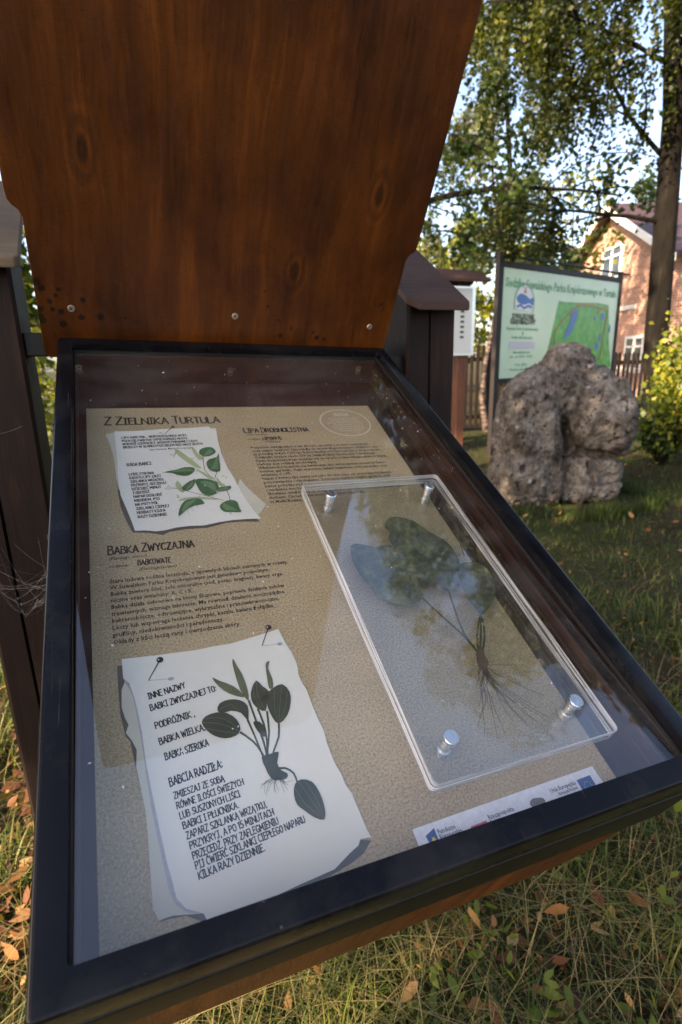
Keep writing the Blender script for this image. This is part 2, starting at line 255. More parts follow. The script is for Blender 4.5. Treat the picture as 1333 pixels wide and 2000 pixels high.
# ------------------------------------------------------------------ materials
def wood_mat(name, c0, c1, scale=(1, 1, 1), grain=60, rough=0.5, knots=(), spec=0.4, spots=0.0, bumpv=0.25, axis=2, fine=1.0, cross=False):
    """grain runs along `axis` of object space; knots = [(u, w, ru, rw)] in the plane of the two other coordinates"""
    n = NT(name, rough, spec)
    v = n.vec()
    xyz = n.t.nodes.new('ShaderNodeSeparateXYZ'); n.t.links.new(v, xyz.inputs[0])
    st = [1.0, 1.0, 1.0]; st[axis] = 0.07
    vv = n.mapping(v, tuple(a * b for a, b in zip(scale, st)))
    warp = n.noise(n.mapping(v, (3, 3, 3)), 1.0, 3)
    rings = None
    add = n.math('MULTIPLY', warp, 0.05)
    kmask = 0.0
    for (ku, kw, ru, rw) in knots:
        du = n.math('DIVIDE', n.math('SUBTRACT', xyz.outputs[0], ku), ru)
        dw = n.math('DIVIDE', n.math('SUBTRACT', xyz.outputs[2], kw), rw)
        d2 = n.math('ADD', n.math('MULTIPLY', du, du), n.math('MULTIPLY', dw, dw))
        d = n.math('SQRT', d2)
        g = n.math('POWER', 2.718, n.math('MULTIPLY', d2, -0.35))
        add = n.math('ADD', add, n.math('MULTIPLY', g, n.math('MULTIPLY', du, 0.35 * ru)))
        dd = n.math('ADD', d, n.math('MULTIPLY', n.noise(v, 30, 3), 0.5))
        ring = n.math('MULTIPLY', n.math('SINE', n.math('MULTIPLY', dd, 9.0)), n.math('POWER', 2.718, n.math('MULTIPLY', d2, -0.8)))
        core = n.math('POWER', 2.718, n.math('MULTIPLY', d2, -2.2))
        both = n.math('SUBTRACT', n.math('MULTIPLY', ring, 0.15), n.math('MULTIPLY', core, 0.14))
        rings = both if rings is None else n.math('ADD', rings, both)
    off = n.node('ShaderNodeCombineXYZ', 0, {0: add, 1: 0.0, 2: 0.0})
    vw = n.node('ShaderNodeVectorMath', 0, {0: vv, 1: off}, operation='ADD')
    g1 = n.noise(vw, grain, 6, 0.6)
    g2 = n.noise(n.mapping(vw, (1, 1, 1)), grain * 5, 4, 0.7)
    big = n.noise(n.mapping(v, (5, 5, 3)), 1.0, 4)
    f = n.math('ADD', n.math('MULTIPLY', g1, 0.60), n.math('MULTIPLY', g2, 0.22 * fine))
    f = n.math('ADD', f, n.math('MULTIPLY', n.math('SUBTRACT', big, 0.5), 0.85))
    if rings is not None: f = n.math('ADD', f, rings)
    mid = tuple((a * b) ** 0.5 for a, b in zip(c0, c1))
    c = n.ramp(f, [(0.18, c0), (0.45, mid), (0.78, c1)])
    if spots > 0:
        sp = n.voro(v, 48, 'F1')
        dens = n.noise(v, 7, 2)
        sm = n.math('LESS_THAN', sp, n.math('MULTIPLY', n.math('SUBTRACT', dens, 0.42), spots))
        zz = n.math('LESS_THAN', xyz.outputs[2], 0.11) if knots else 1.0
        c = n.mix(n.math('MULTIPLY', n.math('MULTIPLY', sm, zz), 0.85), c, (0.008, 0.004, 0.002))
    if cross:
        x1 = n.noise(n.mapping(v, (90, 90, 900)), 1.0, 3, 0.7); x2 = n.noise(n.mapping(v, (700, 700, 60)), 1.0, 3, 0.7)
        xm = n.math('ADD', n.math('MULTIPLY', x1, 0.6), n.math('MULTIPLY', x2, 0.5))
        c = n.mix(1.0, c, n.ramp(xm, [(0.35, (0.45, 0.42, 0.40)), (0.55, (1, 1, 1)), (0.75, (1.0, 1.0, 1.0))]), 'MULTIPLY')
        bl_ = n.noise(n.mapping(v, (5, 5, 3)), 1.0, 6, 0.7, 0.3)
        c = n.mix(1.0, c, n.ramp(bl_, [(0.30, (0.30, 0.24, 0.22)), (0.42, (0.66, 0.60, 0.6)), (0.52, (0.95, .95, .95)), (0.70, (1.0, 1.0, 1.0))]), 'MULTIPLY')
    n.col(c)
    n.rgh(n.ramp(g2, [(0.3, max(0.02, rough - 0.1)), (0.7, min(1, rough + 0.12))]))
    n.bump(n.math('ADD', n.math('MULTIPLY', g2, 0.7), g1), bumpv, 0.0008)
    return n.m

M = {}
KNOTS = [(0.0427, 0.2886, 0.017, 0.040), (0.5095, 0.2855, 0.018, 0.036), (0.3755, 0.1457, 0.018, 0.034)]
M['lid'] = wood_mat('varnished_plywood', (0.034, 0.0085, 0.0012), (0.235, 0.062, 0.0046), grain=38, rough=0.42, knots=KNOTS, spots=1.3, spec=0.3, cross=True, bumpv=0.6)
M['ply'] = wood_mat('orange_plywood', (0.035, 0.009, 0.002), (0.24, 0.062, 0.008), grain=55, rough=0.4)
M['post'] = wood_mat('dark_stained_post', (0.004, 0.002, 0.0015), (0.060, 0.026, 0.015), grain=64, rough=0.65, bumpv=0.9, spec=0.2)
M['cap'] = wood_mat('brown_stained_board', (0.035, 0.017, 0.011), (0.085, 0.042, 0.028), grain=40, rough=0.55, axis=0, spec=0.25)
M['capgrey'] = wood_mat('pale_cap_board', (0.05, 0.034, 0.018), (0.20, 0.145, 0.075), grain=40, rough=0.7, axis=0)  # left cap, paler than the right one
M['casewood'] = wood_mat('case_lining_wood', (0.022, 0.010, 0.007), (0.085, 0.038, 0.026), grain=50, rough=0.5, axis=1)
M['redwood'] = wood_mat('reddish_stained_wood', (0.06, 0.02, 0.01), (0.22, 0.075, 0.03), grain=30, rough=0.6)
M['fence'] = wood_mat('dark_fence_wood', (0.008, 0.004, 0.0025), (0.045, 0.024, 0.014), grain=30, rough=0.7)

n = NT('black_gloss_steel', 0.12, 0.16)
v = n.vec()
n.col(n.mix(n.noise(v, 30, 4), (0.002, 0.002, 0.003), (0.005, 0.005, 0.007)))
n.rgh(n.ramp(n.noise(v, 18, 5), [(0.35, 0.14), (0.7, 0.30)]))
d1 = n.ramp(n.noise(n.mapping(v, (6, 6, 6)), 1.0, 6, 0.7), [(0.5, 0.0), (0.75, 0.10)])
sp = n.math('LESS_THAN', n.voro(v, 90, 'F1'), n.math('MULTIPLY', n.math('SUBTRACT', n.noise(v, 12, 3), 0.50), 0.42))
sc_l = n.ramp(n.noise(n.mapping(v, (300, 8, 40), rot=(0, 0, 0.6)), 1.0, 2), [(0.70, 0.0), (0.76, 0.25)])
n.col(n.mix(n.math('ADD', n.math('ADD', d1, n.math('MULTIPLY', sp, 0.30)), sc_l, clamp=True), n.mix(n.noise(v, 30, 4), (0.002, 0.002, 0.003), (0.005, 0.005, 0.007)), (0.16, 0.15, 0.13)))
n.bump(n.noise(v, 60, 3), 0.06, 0.0006)
M['steel'] = n.m
n = NT('black_matt_steel', 0.38, 0.25)
n.col(n.mix(n.noise(n.vec(), 22, 4), (0.004, 0.0035, 0.003), (0.012, 0.010, 0.007)))
M['steel2'] = n.m
n = NT('rubber_seal', 0.5, 0.3); n.col((0.010, 0.009, 0.009)); M['seal'] = n.m

def glass_mat(name, ior=1.5, tint=(1, 1, 1), rough=0.0, smear=0.0):
    n = NT(name)
    t = n.node('ShaderNodeBsdfTransparent', 0, {0: tuple(tint) + (1,)})
    g = n.t.nodes.new('ShaderNodeBsdfGlossy'); g.inputs['Roughness'].default_value = rough
    g.inputs['Color'].default_value = (1, 1, 1, 1)
    bf = n.node('ShaderNodeNewGeometry', 'Backfacing')
    fr = n.node('ShaderNodeFresnel', 0, {'IOR': n.math('ADD', n.math('MULTIPLY', bf, 1 / ior - ior), ior)})
    mx = n.t.nodes.new('ShaderNodeMixShader')
    n.t.links.new(fr, mx.inputs[0]); n.t.links.new(t, mx.inputs[1]); n.t.links.new(g.outputs[0], mx.inputs[2])
    last = mx.outputs[0]
    if smear > 0:      # thin film of dust
        d = n.t.nodes.new('ShaderNodeBsdfDiffuse'); d.inputs['Color'].default_value = (0.55, 0.53, 0.5, 1)
        v = n.vec()
        f = n.ramp(n.noise(n.mapping(v, (3, 9, 3)), 2.0, 6, 0.6), [(0.42, 0.0), (0.75, smear)])
        sp = n.math('LESS_THAN', n.voro(v, 120, 'F1'), n.math('MULTIPLY', n.math('SUBTRACT', n.noise(v, 9, 3), 0.52), 0.55))
        f2 = n.math('ADD', f, n.math('MULTIPLY', sp, 0.18), clamp=True)
        m2 = n.t.nodes.new('ShaderNodeMixShader')
        n.t.links.new(f2, m2.inputs[0]); n.t.links.new(last, m2.inputs[1]); n.t.links.new(d.outputs[0], m2.inputs[2])
        last = m2.outputs[0]
    n.t.links.new(last, n.o.inputs[0])
    return n.m
M['glass'] = glass_mat('cover_glass', 1.56, (0.985, 0.985, 0.98), 0.0, 0.03)
M['acrylic'] = glass_mat('clear_acrylic', 1.50, (0.985, 0.99, 0.99))
n = NT('acrylic_edge', 0.1, 0.8)
t = n.node('ShaderNodeBsdfTransparent', 0, {0: (0.9, 0.92, 0.93, 1)})
mx = n.t.nodes.new('ShaderNodeMixShader')
f = n.ramp(n.noise(n.mapping(n.vec(), (6, 6, 900)), 1.0, 2), [(0.42, 0.22), (0.55, 0.9)])  # whitish bands painted in place of light refracted along the clear edges
n.col((0.85, 0.87, 0.90)); n.t.links.new(f, mx.inputs[0]); n.t.links.new(t, mx.inputs[1]); n.t.links.new(n.b.outputs[0], mx.inputs[2]); n.t.links.new(mx.outputs[0], n.o.inputs[0])
M['acredge'] = n.m
n = NT('brushed_aluminium', 0.28, 0.5, 1.0)
n.col((0.78, 0.79, 0.80)); n.rgh(n.ramp(n.noise(n.mapping(n.vec(), (400, 20, 400)), 1.0, 2), [(0.3, 0.2), (0.7, 0.38)]))
M['alu'] = n.m
n = NT('zinc_screw', 0.35, 0.5, 0.8); n.col(n.mix(n.noise(n.vec(), 300, 3), (0.30, 0.24, 0.16), (0.75, 0.7, 0.58))); M['screw'] = n.m

# printed kraft background of the board: pale tan with darker and lighter speckles
n = NT('printed_kraft_board', 0.55, 0.3)
v = n.vec()
s1 = n.noise(v, 420, 3, 0.7); s2 = n.noise(v, 900, 2, 0.6); s3 = n.noise(v, 14, 4)
f = n.math('ADD', n.math('MULTIPLY', s1, 0.7), n.math('ADD', n.math('MULTIPLY', s2, 0.25), n.math('MULTIPLY', s3, 0.12)))
n.col(n.ramp(f, [(0.34, (0.16, 0.115, 0.056)), (0.5, (0.34, 0.255, 0.14)), (0.62, (0.45, 0.355, 0.21)), (0.78, (0.60, 0.50, 0.33))]))
n.bump(s1, 0.15, 0.0003)
M['kraft'] = n.m
def paper(name, c, edge):
    n = NT(name, 0.6, 0.25)
    v = n.vec()
    f = n.noise(v, 11, 5, 0.6); g = n.noise(v, 300, 3)
    c1 = n.mix(n.ramp(f, [(0.42, 0.0), (0.72, 0.8)]), c, edge)
    n.col(n.mix(n.math('MULTIPLY', g, 0.12), c1, tuple(x * 0.7 for x in c)))
    return n.m
M['paper'] = paper('printed_white_paper', (0.68, 0.66, 0.575), (0.64, 0.60, 0.50))
M['paperold'] = paper('printed_cream_paper', (0.55, 0.515, 0.41), (0.47, 0.41, 0.29))
def ink(name, c, r=0.5): 
    n = NT(name, r, 0.3); n.col(n.mix(n.noise(n.vec(), 200, 2), tuple(x * 0.8 for x in c), tuple(x * 1.2 for x in c))); return n.m
M['ink'] = ink('dark_brown_ink', (0.022, 0.017, 0.013))
M['ink2'] = ink('soft_black_ink', (0.03, 0.03, 0.032))
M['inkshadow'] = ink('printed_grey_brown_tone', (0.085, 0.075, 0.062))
M['inkshadow2'] = ink('printed_pale_grey_tone', (0.36, 0.36, 0.37))
M['inkcream'] = ink('cream_ink', (0.60, 0.52, 0.37))
M['vein'] = ink('vein_ink', (0.13, 0.16, 0.08))
def leafprint(name, a, b, sc=120):
    n = NT(name, 0.5, 0.3); v = n.vec()
    w = n.node('ShaderNodeTexWave', 1, {'Vector': v, 'Scale': sc, 'Distortion': 5.0, 'Detail': 3.0})
    n.col(n.mix(n.math('ADD', n.math('MULTIPLY', w, 0.35), n.math('MULTIPLY', n.noise(v, 60, 4), 0.7), clamp=True), a, b)); return n.m
M['limeleaf'] = leafprint('printed_lime_leaf', (0.012, 0.055, 0.022), (0.065, 0.17, 0.055))
M['leaflight'] = leafprint('printed_light_leaf', (0.05, 0.13, 0.06), (0.16, 0.27, 0.13))
M['bract'] = leafprint('printed_pale_bract', (0.26, 0.32, 0.14), (0.42, 0.46, 0.25))
M['darkleaf'] = leafprint('printed_dark_leaf', (0.010, 0.014, 0.010), (0.085, 0.090, 0.055), 260)
M['spike'] = leafprint('printed_seed_spike', (0.05, 0.07, 0.03), (0.16, 0.17, 0.09), 400)
M['stem'] = ink('printed_stem', (0.07, 0.075, 0.04))
n = NT('pressed_dried_leaf', 0.6, 0.2)
v = n.vec()
n.col(n.ramp(n.math('ADD', n.math('MULTIPLY', n.noise(v, 26, 5, 0.6), 0.75), n.math('MULTIPLY', n.noise(v, 150, 4), 0.25)), [(0.36, (0.022, 0.028, 0.016)), (0.5, (0.070, 0.080, 0.045)), (0.6, (0.14, 0.145, 0.080)), (0.70, (0.32, 0.27, 0.15))]))
n.bump(n.noise(v, 90, 4), 0.3, 0.0005)
M['pressed'] = n.m
M['pressvein'] = ink('pressed_vein', (0.055, 0.05, 0.03))
M['root'] = ink('dried_root', (0.085, 0.055, 0.035))
M['blue'] = ink('logo_blue', (0.02, 0.07, 0.25)); M['red'] = ink('logo_red', (0.62, 0.06, 0.10)); M['yellow'] = ink('logo_yellow', (0.7, 0.55, 0.05))
M['white'] = ink('print_white', (0.72, 0.73, 0.76)); M['bison'] = ink('bison_brown', (0.16, 0.12, 0.09))
M['dust'] = ink('pale_dust', (0.6, 0.58, 0.54))
n = NT('cobweb_silk', 0.4, 0.5); n.col((0.55, 0.52, 0.48)); M['silk'] = n.m

def leaf_mat(name, stops, trans=0.35, rough=0.5):
    n = NT(name, rough, 0.3)
    a = n.node('ShaderNodeAttribute', 2, attribute_name='tone')
    c = n.ramp(a, stops)
    n.col(c)
    tr = n.node('ShaderNodeBsdfTranslucent', 0, {0: n.mix(0.5, c, (0.5, 0.6, 0.05), 'MULTIPLY')})
    tr = n.node('ShaderNodeBsdfTranslucent', 0, {0: n.mix(0.25, c, (0.35, 0.4, 0.02))})
    mx = n.t.nodes.new('ShaderNodeMixShader'); mx.inputs[0].default_value = trans
    n.t.links.new(n.b.outputs[0], mx.inputs[1]); n.t.links.new(tr, mx.inputs[2]); n.t.links.new(mx.outputs[0], n.o.inputs[0])
    return n.m
M['birchleaf'] = leaf_mat('birch_leaves', [(0, (0.008, 0.014, 0.003)), (0.5, (0.022, 0.034, 0.005)), (0.8, (0.075, 0.082, 0.010)), (1, (0.22, 0.19, 0.02))], 0.35)
M['limetree'] = leaf_mat('broad_leaves', [(0, (0.007, 0.020, 0.006)), (0.6, (0.022, 0.045, 0.010)), (1, (0.07, 0.09, 0.014))], 0.3)
M['darktree'] = leaf_mat('dark_broad_leaves', [(0, (0.005, 0.012, 0.004)), (0.6, (0.012, 0.022, 0.006)), (1, (0.03, 0.04, 0.01))], 0.15)
M['willow'] = leaf_mat('pale_drooping_leaves', [(0, (0.09, 0.11, 0.045)), (0.6, (0.16, 0.18, 0.07)), (1, (0.32, 0.30, 0.13))], 0.4)
M['bushleaf'] = leaf_mat('yellow_green_shrub_leaves', [(0, (0.05, 0.085, 0.01)), (0.6, (0.15, 0.17, 0.02)), (1, (0.32, 0.28, 0.03))], 0.4)
M['grass'] = leaf_mat('grass_blades', [(0, (0.008, 0.018, 0.003)), (0.45, (0.045, 0.075, 0.009)), (0.7, (0.13, 0.14, 0.022)), (1, (0.30, 0.22, 0.10))], 0.3, 0.55)
M['fallen'] = leaf_mat('fallen_leaves', [(0, (0.045, 0.018, 0.008)), (0.5, (0.17, 0.060, 0.016)), (1, (0.36, 0.21, 0.08))], 0.2, 0.6)

n = NT('grassy_soil', 0.95, 0.1)
v = n.vec()
a = n.noise(v, 0.8, 6); b = n.noise(v, 14, 6, 0.7); c_ = n.noise(v, 90, 4, 0.7)
f = n.math('ADD', n.math('MULTIPLY', a, 0.4), n.math('ADD', n.math('MULTIPLY', b, 0.4), n.math('MULTIPLY', c_, 0.25)))
n.col(n.ramp(f, [(0.36, (0.012, 0.009, 0.006)), (0.47, (0.045, 0.032, 0.018)), (0.58, (0.040, 0.048, 0.014)), (0.70, (0.12, 0.10, 0.04))]))
n.bump(n.math('ADD', b, c_), 0.8, 0.03)
M['soil'] = n.m

n = NT('bark', 0.9, 0.15)
v = n.vec()
b = n.noise(n.mapping(v, (14, 14, 3)), 1.0, 6, 0.7)
n.col(n.ramp(b, [(0.35, (0.003, 0.0025, 0.002)), (0.55, (0.009, 0.007, 0.005)), (0.75, (0.028, 0.022, 0.017))]))
n.bump(b, 0.9, 0.03)
M['bark'] = n.m
n = NT('birch_bark', 0.7, 0.2)
v = n.vec()
b = n.noise(n.mapping(v, (5, 5, 16)), 1.0, 5, 0.7)
n.col(n.ramp(b, [(0.42, (0.015, 0.012, 0.010)), (0.52, (0.07, 0.05, 0.042)), (0.7, (0.26, 0.19, 0.16))]))
n.bump(b, 0.5, 0.01)
M['birchbark'] = n.m

# porous weathered tufa boulder
n = NT('porous_grey_rock', 0.92, 0.15)
v = n.vec()
a = n.noise(v, 2.2, 7, 0.65); b = n.noise(v, 12, 8, 0.75); p = n.voro(v, 22, 'F1'); q = n.noise(v, 9, 4)
pit = n.math('MULTIPLY', n.ramp(p, [(0.14, 1.0), (0.32, 0.0)]), n.ramp(q, [(0.46, 0.0), (0.54, 1.0)]))
f = n.math('ADD', n.math('MULTIPLY', a, 0.6), n.math('MULTIPLY', b, 0.5))
c = n.ramp(f, [(0.40, (0.022, 0.018, 0.015)), (0.49, (0.080, 0.067, 0.056)), (0.58, (0.17, 0.15, 0.13)), (0.70, (0.34, 0.31, 0.275))])
lich = n.math('MULTIPLY', n.ramp(n.voro(v, 7.5, 'F1'), [(0.10, 1.0), (0.20, 0.0)]), n.ramp(n.noise(v, 5, 3), [(0.5, 0.0), (0.58, 1.0)]))
c = n.mix(n.math('MULTIPLY', lich, 0.65), c, (0.42, 0.42, 0.39))
c = n.mix(n.math('MULTIPLY', pit, 0.8), c, (0.02, 0.015, 0.013))
n.col(c)
n.bump(n.math('SUBTRACT', n.math('ADD', n.math('MULTIPLY', b, 1.0), n.math('MULTIPLY', n.noise(v, 55, 5), 0.4)), n.math('MULTIPLY', pit, 0.6)), 1.0, 0.05)
M['rock'] = n.m

# brick wall of the far house
n = NT('red_brick_masonry', 0.85, 0.2)
v = n.mapping(n.vec(), (1, 1, 1), rot=(rad(90), 0, rad(90)))
br = n.t.nodes.new('ShaderNodeTexBrick')
br.inputs['Scale'].default_value = 1.0
br.inputs['Brick Width'].default_value = 0.26; br.inputs['Row Height'].default_value = 0.085; br.inputs['Mortar Size'].default_value = 0.014
br.inputs['Color1'].default_value = (0.50, 0.23, 0.15, 1); br.inputs['Color2'].default_value = (0.26, 0.09, 0.055, 1); br.inputs['Mortar'].default_value = (0.42, 0.36, 0.30, 1)
sx = n.t.nodes.new('ShaderNodeSeparateXYZ'); n.t.links.new(n.vec(), sx.inputs[0])
n.t.links.new(n.node('ShaderNodeCombineXYZ', 0, {0: n.math('ADD', sx.outputs[0], sx.outputs[1]), 1: sx.outputs[2], 2: 0.0}), br.inputs['Vector'])
n.col(n.mix(0.22, br.outputs[0], n.ramp(n.noise(n.vec(), 1.3, 5), [(0.3, (0.30, 0.13, 0.08)), (0.7, (0.66, 0.38, 0.26))])))
M['brick'] = n.m
M['rooftile'] = flat('dark_red_roof_tiles', (0.055, 0.028, 0.028), 0.6, var=0.35, scale=6)
M['trim'] = flat('white_painted_timber', (0.78, 0.76, 0.72), 0.5, var=0.06)
n = NT('window_glass', 0.05, 0.9); n.col((0.03, 0.035, 0.04)); M['pane'] = n.m

# sign board
n = NT('pale_green_print', 0.22, 0.5)
v = n.vec()
n.col(n.ramp(n.noise(v, 1.5, 3), [(0.3, (0.47, 0.64, 0.46)), (0.7, (0.56, 0.70, 0.55))]))
M['signgreen'] = n.m
n = NT('map_green_print', 0.3, 0.5)
v = n.vec()
n.col(n.ramp(n.noise(v, 7, 6, 0.65), [(0.36, (0.008, 0.22, 0.020)), (0.52, (0.02, 0.33, 0.03)), (0.66, (0.10, 0.42, 0.05))]))
M['mapgreen'] = n.m
M['mapblue'] = ink('map_lake_blue', (0.05, 0.16, 0.42), 0.3); M['mapred'] = ink('map_route_brown', (0.42, 0.17, 0.06), 0.3)
M['lettergreen'] = ink('sign_green_lettering', (0.06, 0.30, 0.14), 0.3); M['lilac'] = ink('sign_lilac_block', (0.50, 0.50, 0.56), 0.3)
M['signwhite'] = ink('kiosk_white_sheet', (0.55, 0.55, 0.52), 0.35)
M['signframe'] = flat('black_brown_steel_frame', (0.010, 0.006, 0.006), 0.6, var=0.3)
# ------------------------------------------------------------------ lettering
GL = {
'A': (.50, [[(0,0),(.25,1),(.50,0)],[(.09,.33),(.41,.33)]]), 'B': (.44, [[(0,0),(0,1),(.30,.97),(.38,.80),(.30,.58),(.02,.53)],[(.30,.58),(.43,.36),(.40,.10),(.25,0),(0,0)]]),
'C': (.42, [[(.42,.86),(.30,1),(.14,.97),(.02,.72),(.0,.35),(.10,.06),(.26,0),(.41,.12)]]), 'D': (.46, [[(0,0),(0,1),(.22,.96),(.42,.70),(.45,.38),(.33,.08),(.15,0),(0,0)]]),
'E': (.38, [[(.38,1),(0,1),(0,0),(.38,0)],[(0,.53),(.30,.53)]]), 'F': (.38, [[(.38,1),(0,1),(0,0)],[(0,.53),(.30,.53)]]),
'G': (.46, [[(.43,.86),(.30,1),(.14,.97),(.02,.72),(0,.35),(.10,.06),(.26,0),(.42,.10),(.43,.42),(.26,.42)]]), 'H': (.44, [[(0,0),(0,1)],[(.44,0),(.44,1)],[(0,.5),(.44,.5)]]),
'I': (.26, [[(0,1),(.26,1)],[(.13,1),(.13,0)],[(0,0),(.26,0)]]), 'J': (.36, [[(.08,1),(.36,1)],[(.24,1),(.24,.2),(.16,0),(0,.06)]]),
'K': (.44, [[(0,0),(0,1)],[(.42,1),(.03,.46),(.44,0)]]), 'L': (.36, [[(0,1),(0,0),(.36,0)]]), 'M': (.56, [[(0,0),(.04,1),(.28,.30),(.52,1),(.56,0)]]),
'N': (.48, [[(0,0),(0,1),(.48,0),(.48,1)]]), 'O': (.48, [[(.24,1),(.06,.86),(0,.5),(.07,.12),(.24,0),(.41,.12),(.48,.5),(.42,.86),(.24,1)]]),
'P': (.42, [[(0,0),(0,1),(.30,.97),(.42,.74),(.30,.50),(0,.46)]]), 'R': (.44, [[(0,0),(0,1),(.30,.97),(.40,.76),(.30,.54),(.02,.48)],[(.18,.50),(.44,0)]]),
'S': (.40, [[(.39,.88),(.26,1),(.10,.94),(.04,.76),(.12,.58),(.32,.42),(.38,.22),(.28,.04),(.12,0),(0,.12)]]), 'T': (.44, [[(0,1),(.44,1)],[(.22,1),(.22,0)]]),
'U': (.44, [[(0,1),(0,.22),(.10,.02),(.28,0),(.43,.2),(.44,1)]]), 'W': (.64, [[(0,1),(.15,0),(.32,.78),(.48,0),(.64,1)]]), 'V': (.46, [[(0,1),(.23,0),(.46,1)]]),
'Y': (.44, [[(0,1),(.22,.50),(.44,1)],[(.22,.50),(.22,0)]]), 'Z': (.42, [[(.02,1),(.42,1),(0,0),(.42,0)]]), '1': (.20, [[(0,.8),(.14,1),(.14,0)]]), '5': (.38, [[(.36,1),(.06,1),(.04,.56),(.24,.60),(.38,.36),(.30,.04),(.10,0),(0,.08)]]),
',': (.10, [[(.06,.06),(.02,-.14)]]), '.': (.08, [[(.02,0),(.06,.05)]]), ':': (.08, [[(.03,.1),(.05,.17)],[(.03,.62),(.05,.69)]]), '!': (.08, [[(.04,1),(.04,.3)],[(.03,0),(.05,.06)]]), '-': (.2, [[(0,.45),(.2,.45)]]), '(': (.1, [[(.1,1.05),(0,.5),(.1,-.05)]]), ')': (.1, [[(0,1.05),(.1,.5),(0,-.05)]])}
DIA = {'Ą': ('A', [[(.46,0),(.42,-.14),(.52,-.18)]]), 'Ę': ('E', [[(.30,0),(.26,-.14),(.36,-.18)]]), 'Ć': ('C', [[(.20,1.08),(.32,1.24)]]), 'Ł': ('L', [[(-.08,.42),(.22,.66)]]),
       'Ń': ('N', [[(.20,1.08),(.32,1.24)]]), 'Ó': ('O', [[(.22,1.08),(.34,1.24)]]), 'Ś': ('S', [[(.20,1.08),(.32,1.24)]]), 'Ź': ('Z', [[(.20,1.08),(.32,1.24)]]), 'Ż': ('Z', [[(.20,1.10),(.25,1.18)]])}
rng = random.Random(11)
def hand_text(s, h, length=None, th=0.085, caps=None, gap=.13):
    """narrow hand-drawn capitals as flat ribbons; returns verts2d, faces (cap height h)"""
    V = []; F = []; x = 0.0
    for i, ch in enumerate(s):
        if ch == ' ': x += .26; continue
        extra = []
        if ch in DIA: base, extra = DIA[ch]
        else: base = ch
        if base not in GL: x += .2; continue
        w, strokes = GL[base]
        k = (caps if (caps and i in (0,) or caps and s[i - 1] == ' ') else 1.0) or 1.0
        dy = rng.uniform(-.02, .02)
        for st in list(strokes) + list(extra):
            st = [(p[0] * (k ** .5) + rng.uniform(-.012, .012), p[1] * k + rng.uniform(-.012, .012) + dy) for p in st]
            for a, b in zip(st[:-1], st[1:]):
                dx, dyy = b[0] - a[0], b[1] - a[1]
                L = math.hypot(dx, dyy) or 1e-6
                t = th * rng.uniform(.42, .56)
                t2 = th * rng.uniform(.38, .60)
                nx, ny = -dyy / L, dx / L
                ex, ey = dx / L * th * .3, dyy / L * th * .3
                j = len(V)
                V += [(x + a[0] + nx * t - ex, a[1] + ny * t - ey), (x + a[0] - nx * t - ex, a[1] - ny * t - ey), (x + b[0] - nx * t2 + ex, b[1] - ny * t2 + ey), (x + b[0] + nx * t2 + ex, b[1] + ny * t2 + ey)]
                F.append((j, j + 1, j + 2, j + 3))
        x += w * (k ** .5) + gap
    tot = x - gap
    sx = (length / tot) if length else h
    return [(p[0] * sx, p[1] * h) for p in V], F

_fc = {}
def font_text(s, size, length=None, shear=0.0, bold=0.0, xs=None):
    cu = bpy.data.curves.new('lettering', 'FONT')
    cu.body = s; cu.size = 1.0; cu.shear = shear; cu.resolution_u = 1; cu.offset = bold
    o = bpy.data.objects.new('lettering_source', cu); COL.objects.link(o)
    dg = bpy.context.evaluated_depsgraph_get()
    me = bpy.data.meshes.new_from_object(o.evaluated_get(dg))
    V = [(v.co.x, v.co.y) for v in me.vertices]; F = [tuple(p.vertices) for p in me.polygons]
    bpy.data.objects.remove(o); bpy.data.curves.remove(cu); bpy.data.meshes.remove(me)
    w = max((v[0] for v in V), default=1)
    sx = length / w if length else (xs if xs else size)
    return [(a * sx, b * size) for a, b in V], F

def place(VF, u, v, w, ang=0.0):
    c, s = math.cos(rad(ang)), math.sin(rad(ang))
    return [(u + c * a - s * b, v + s * a + c * b, w) for a, b in VF[0]], VF[1]

# ------------------------------------------------------------------ the herbarium stand
O = Vector((-0.1809, 0.2666, 1.0321))
HX = Vector((0.9282, 0.3700, -0.0395)).normalized()
ND = Vector((0.2075, -0.4265, 0.8804)).normalized()
DY = ND.cross(HX).normalized(); ND = HX.cross(DY)
CASE = Matrix(((HX.x, DY.x, ND.x, O.x), (HX.y, DY.y, ND.y, O.y), (HX.z, DY.z, ND.z, O.z), (0, 0, 0, 1)))
YAW = math.atan2(.370, .929)
ROOT_LOC = Vector((-.194, 1.1423, 0))
stand = thing('herbarium_stand', ROOT_LOC, 'tilted black-framed glass display case with open brown plywood lid between two dark posts', 'display case', rotz=YAW)
ROOT = Matrix.Translation(ROOT_LOC) @ Matrix.Rotation(YAW, 4, 'Z')
CL = ROOT.inverted() @ CASE
def cpart(name, me, kind=None): return tag(obj(name, me, stand, CL), kind=kind)

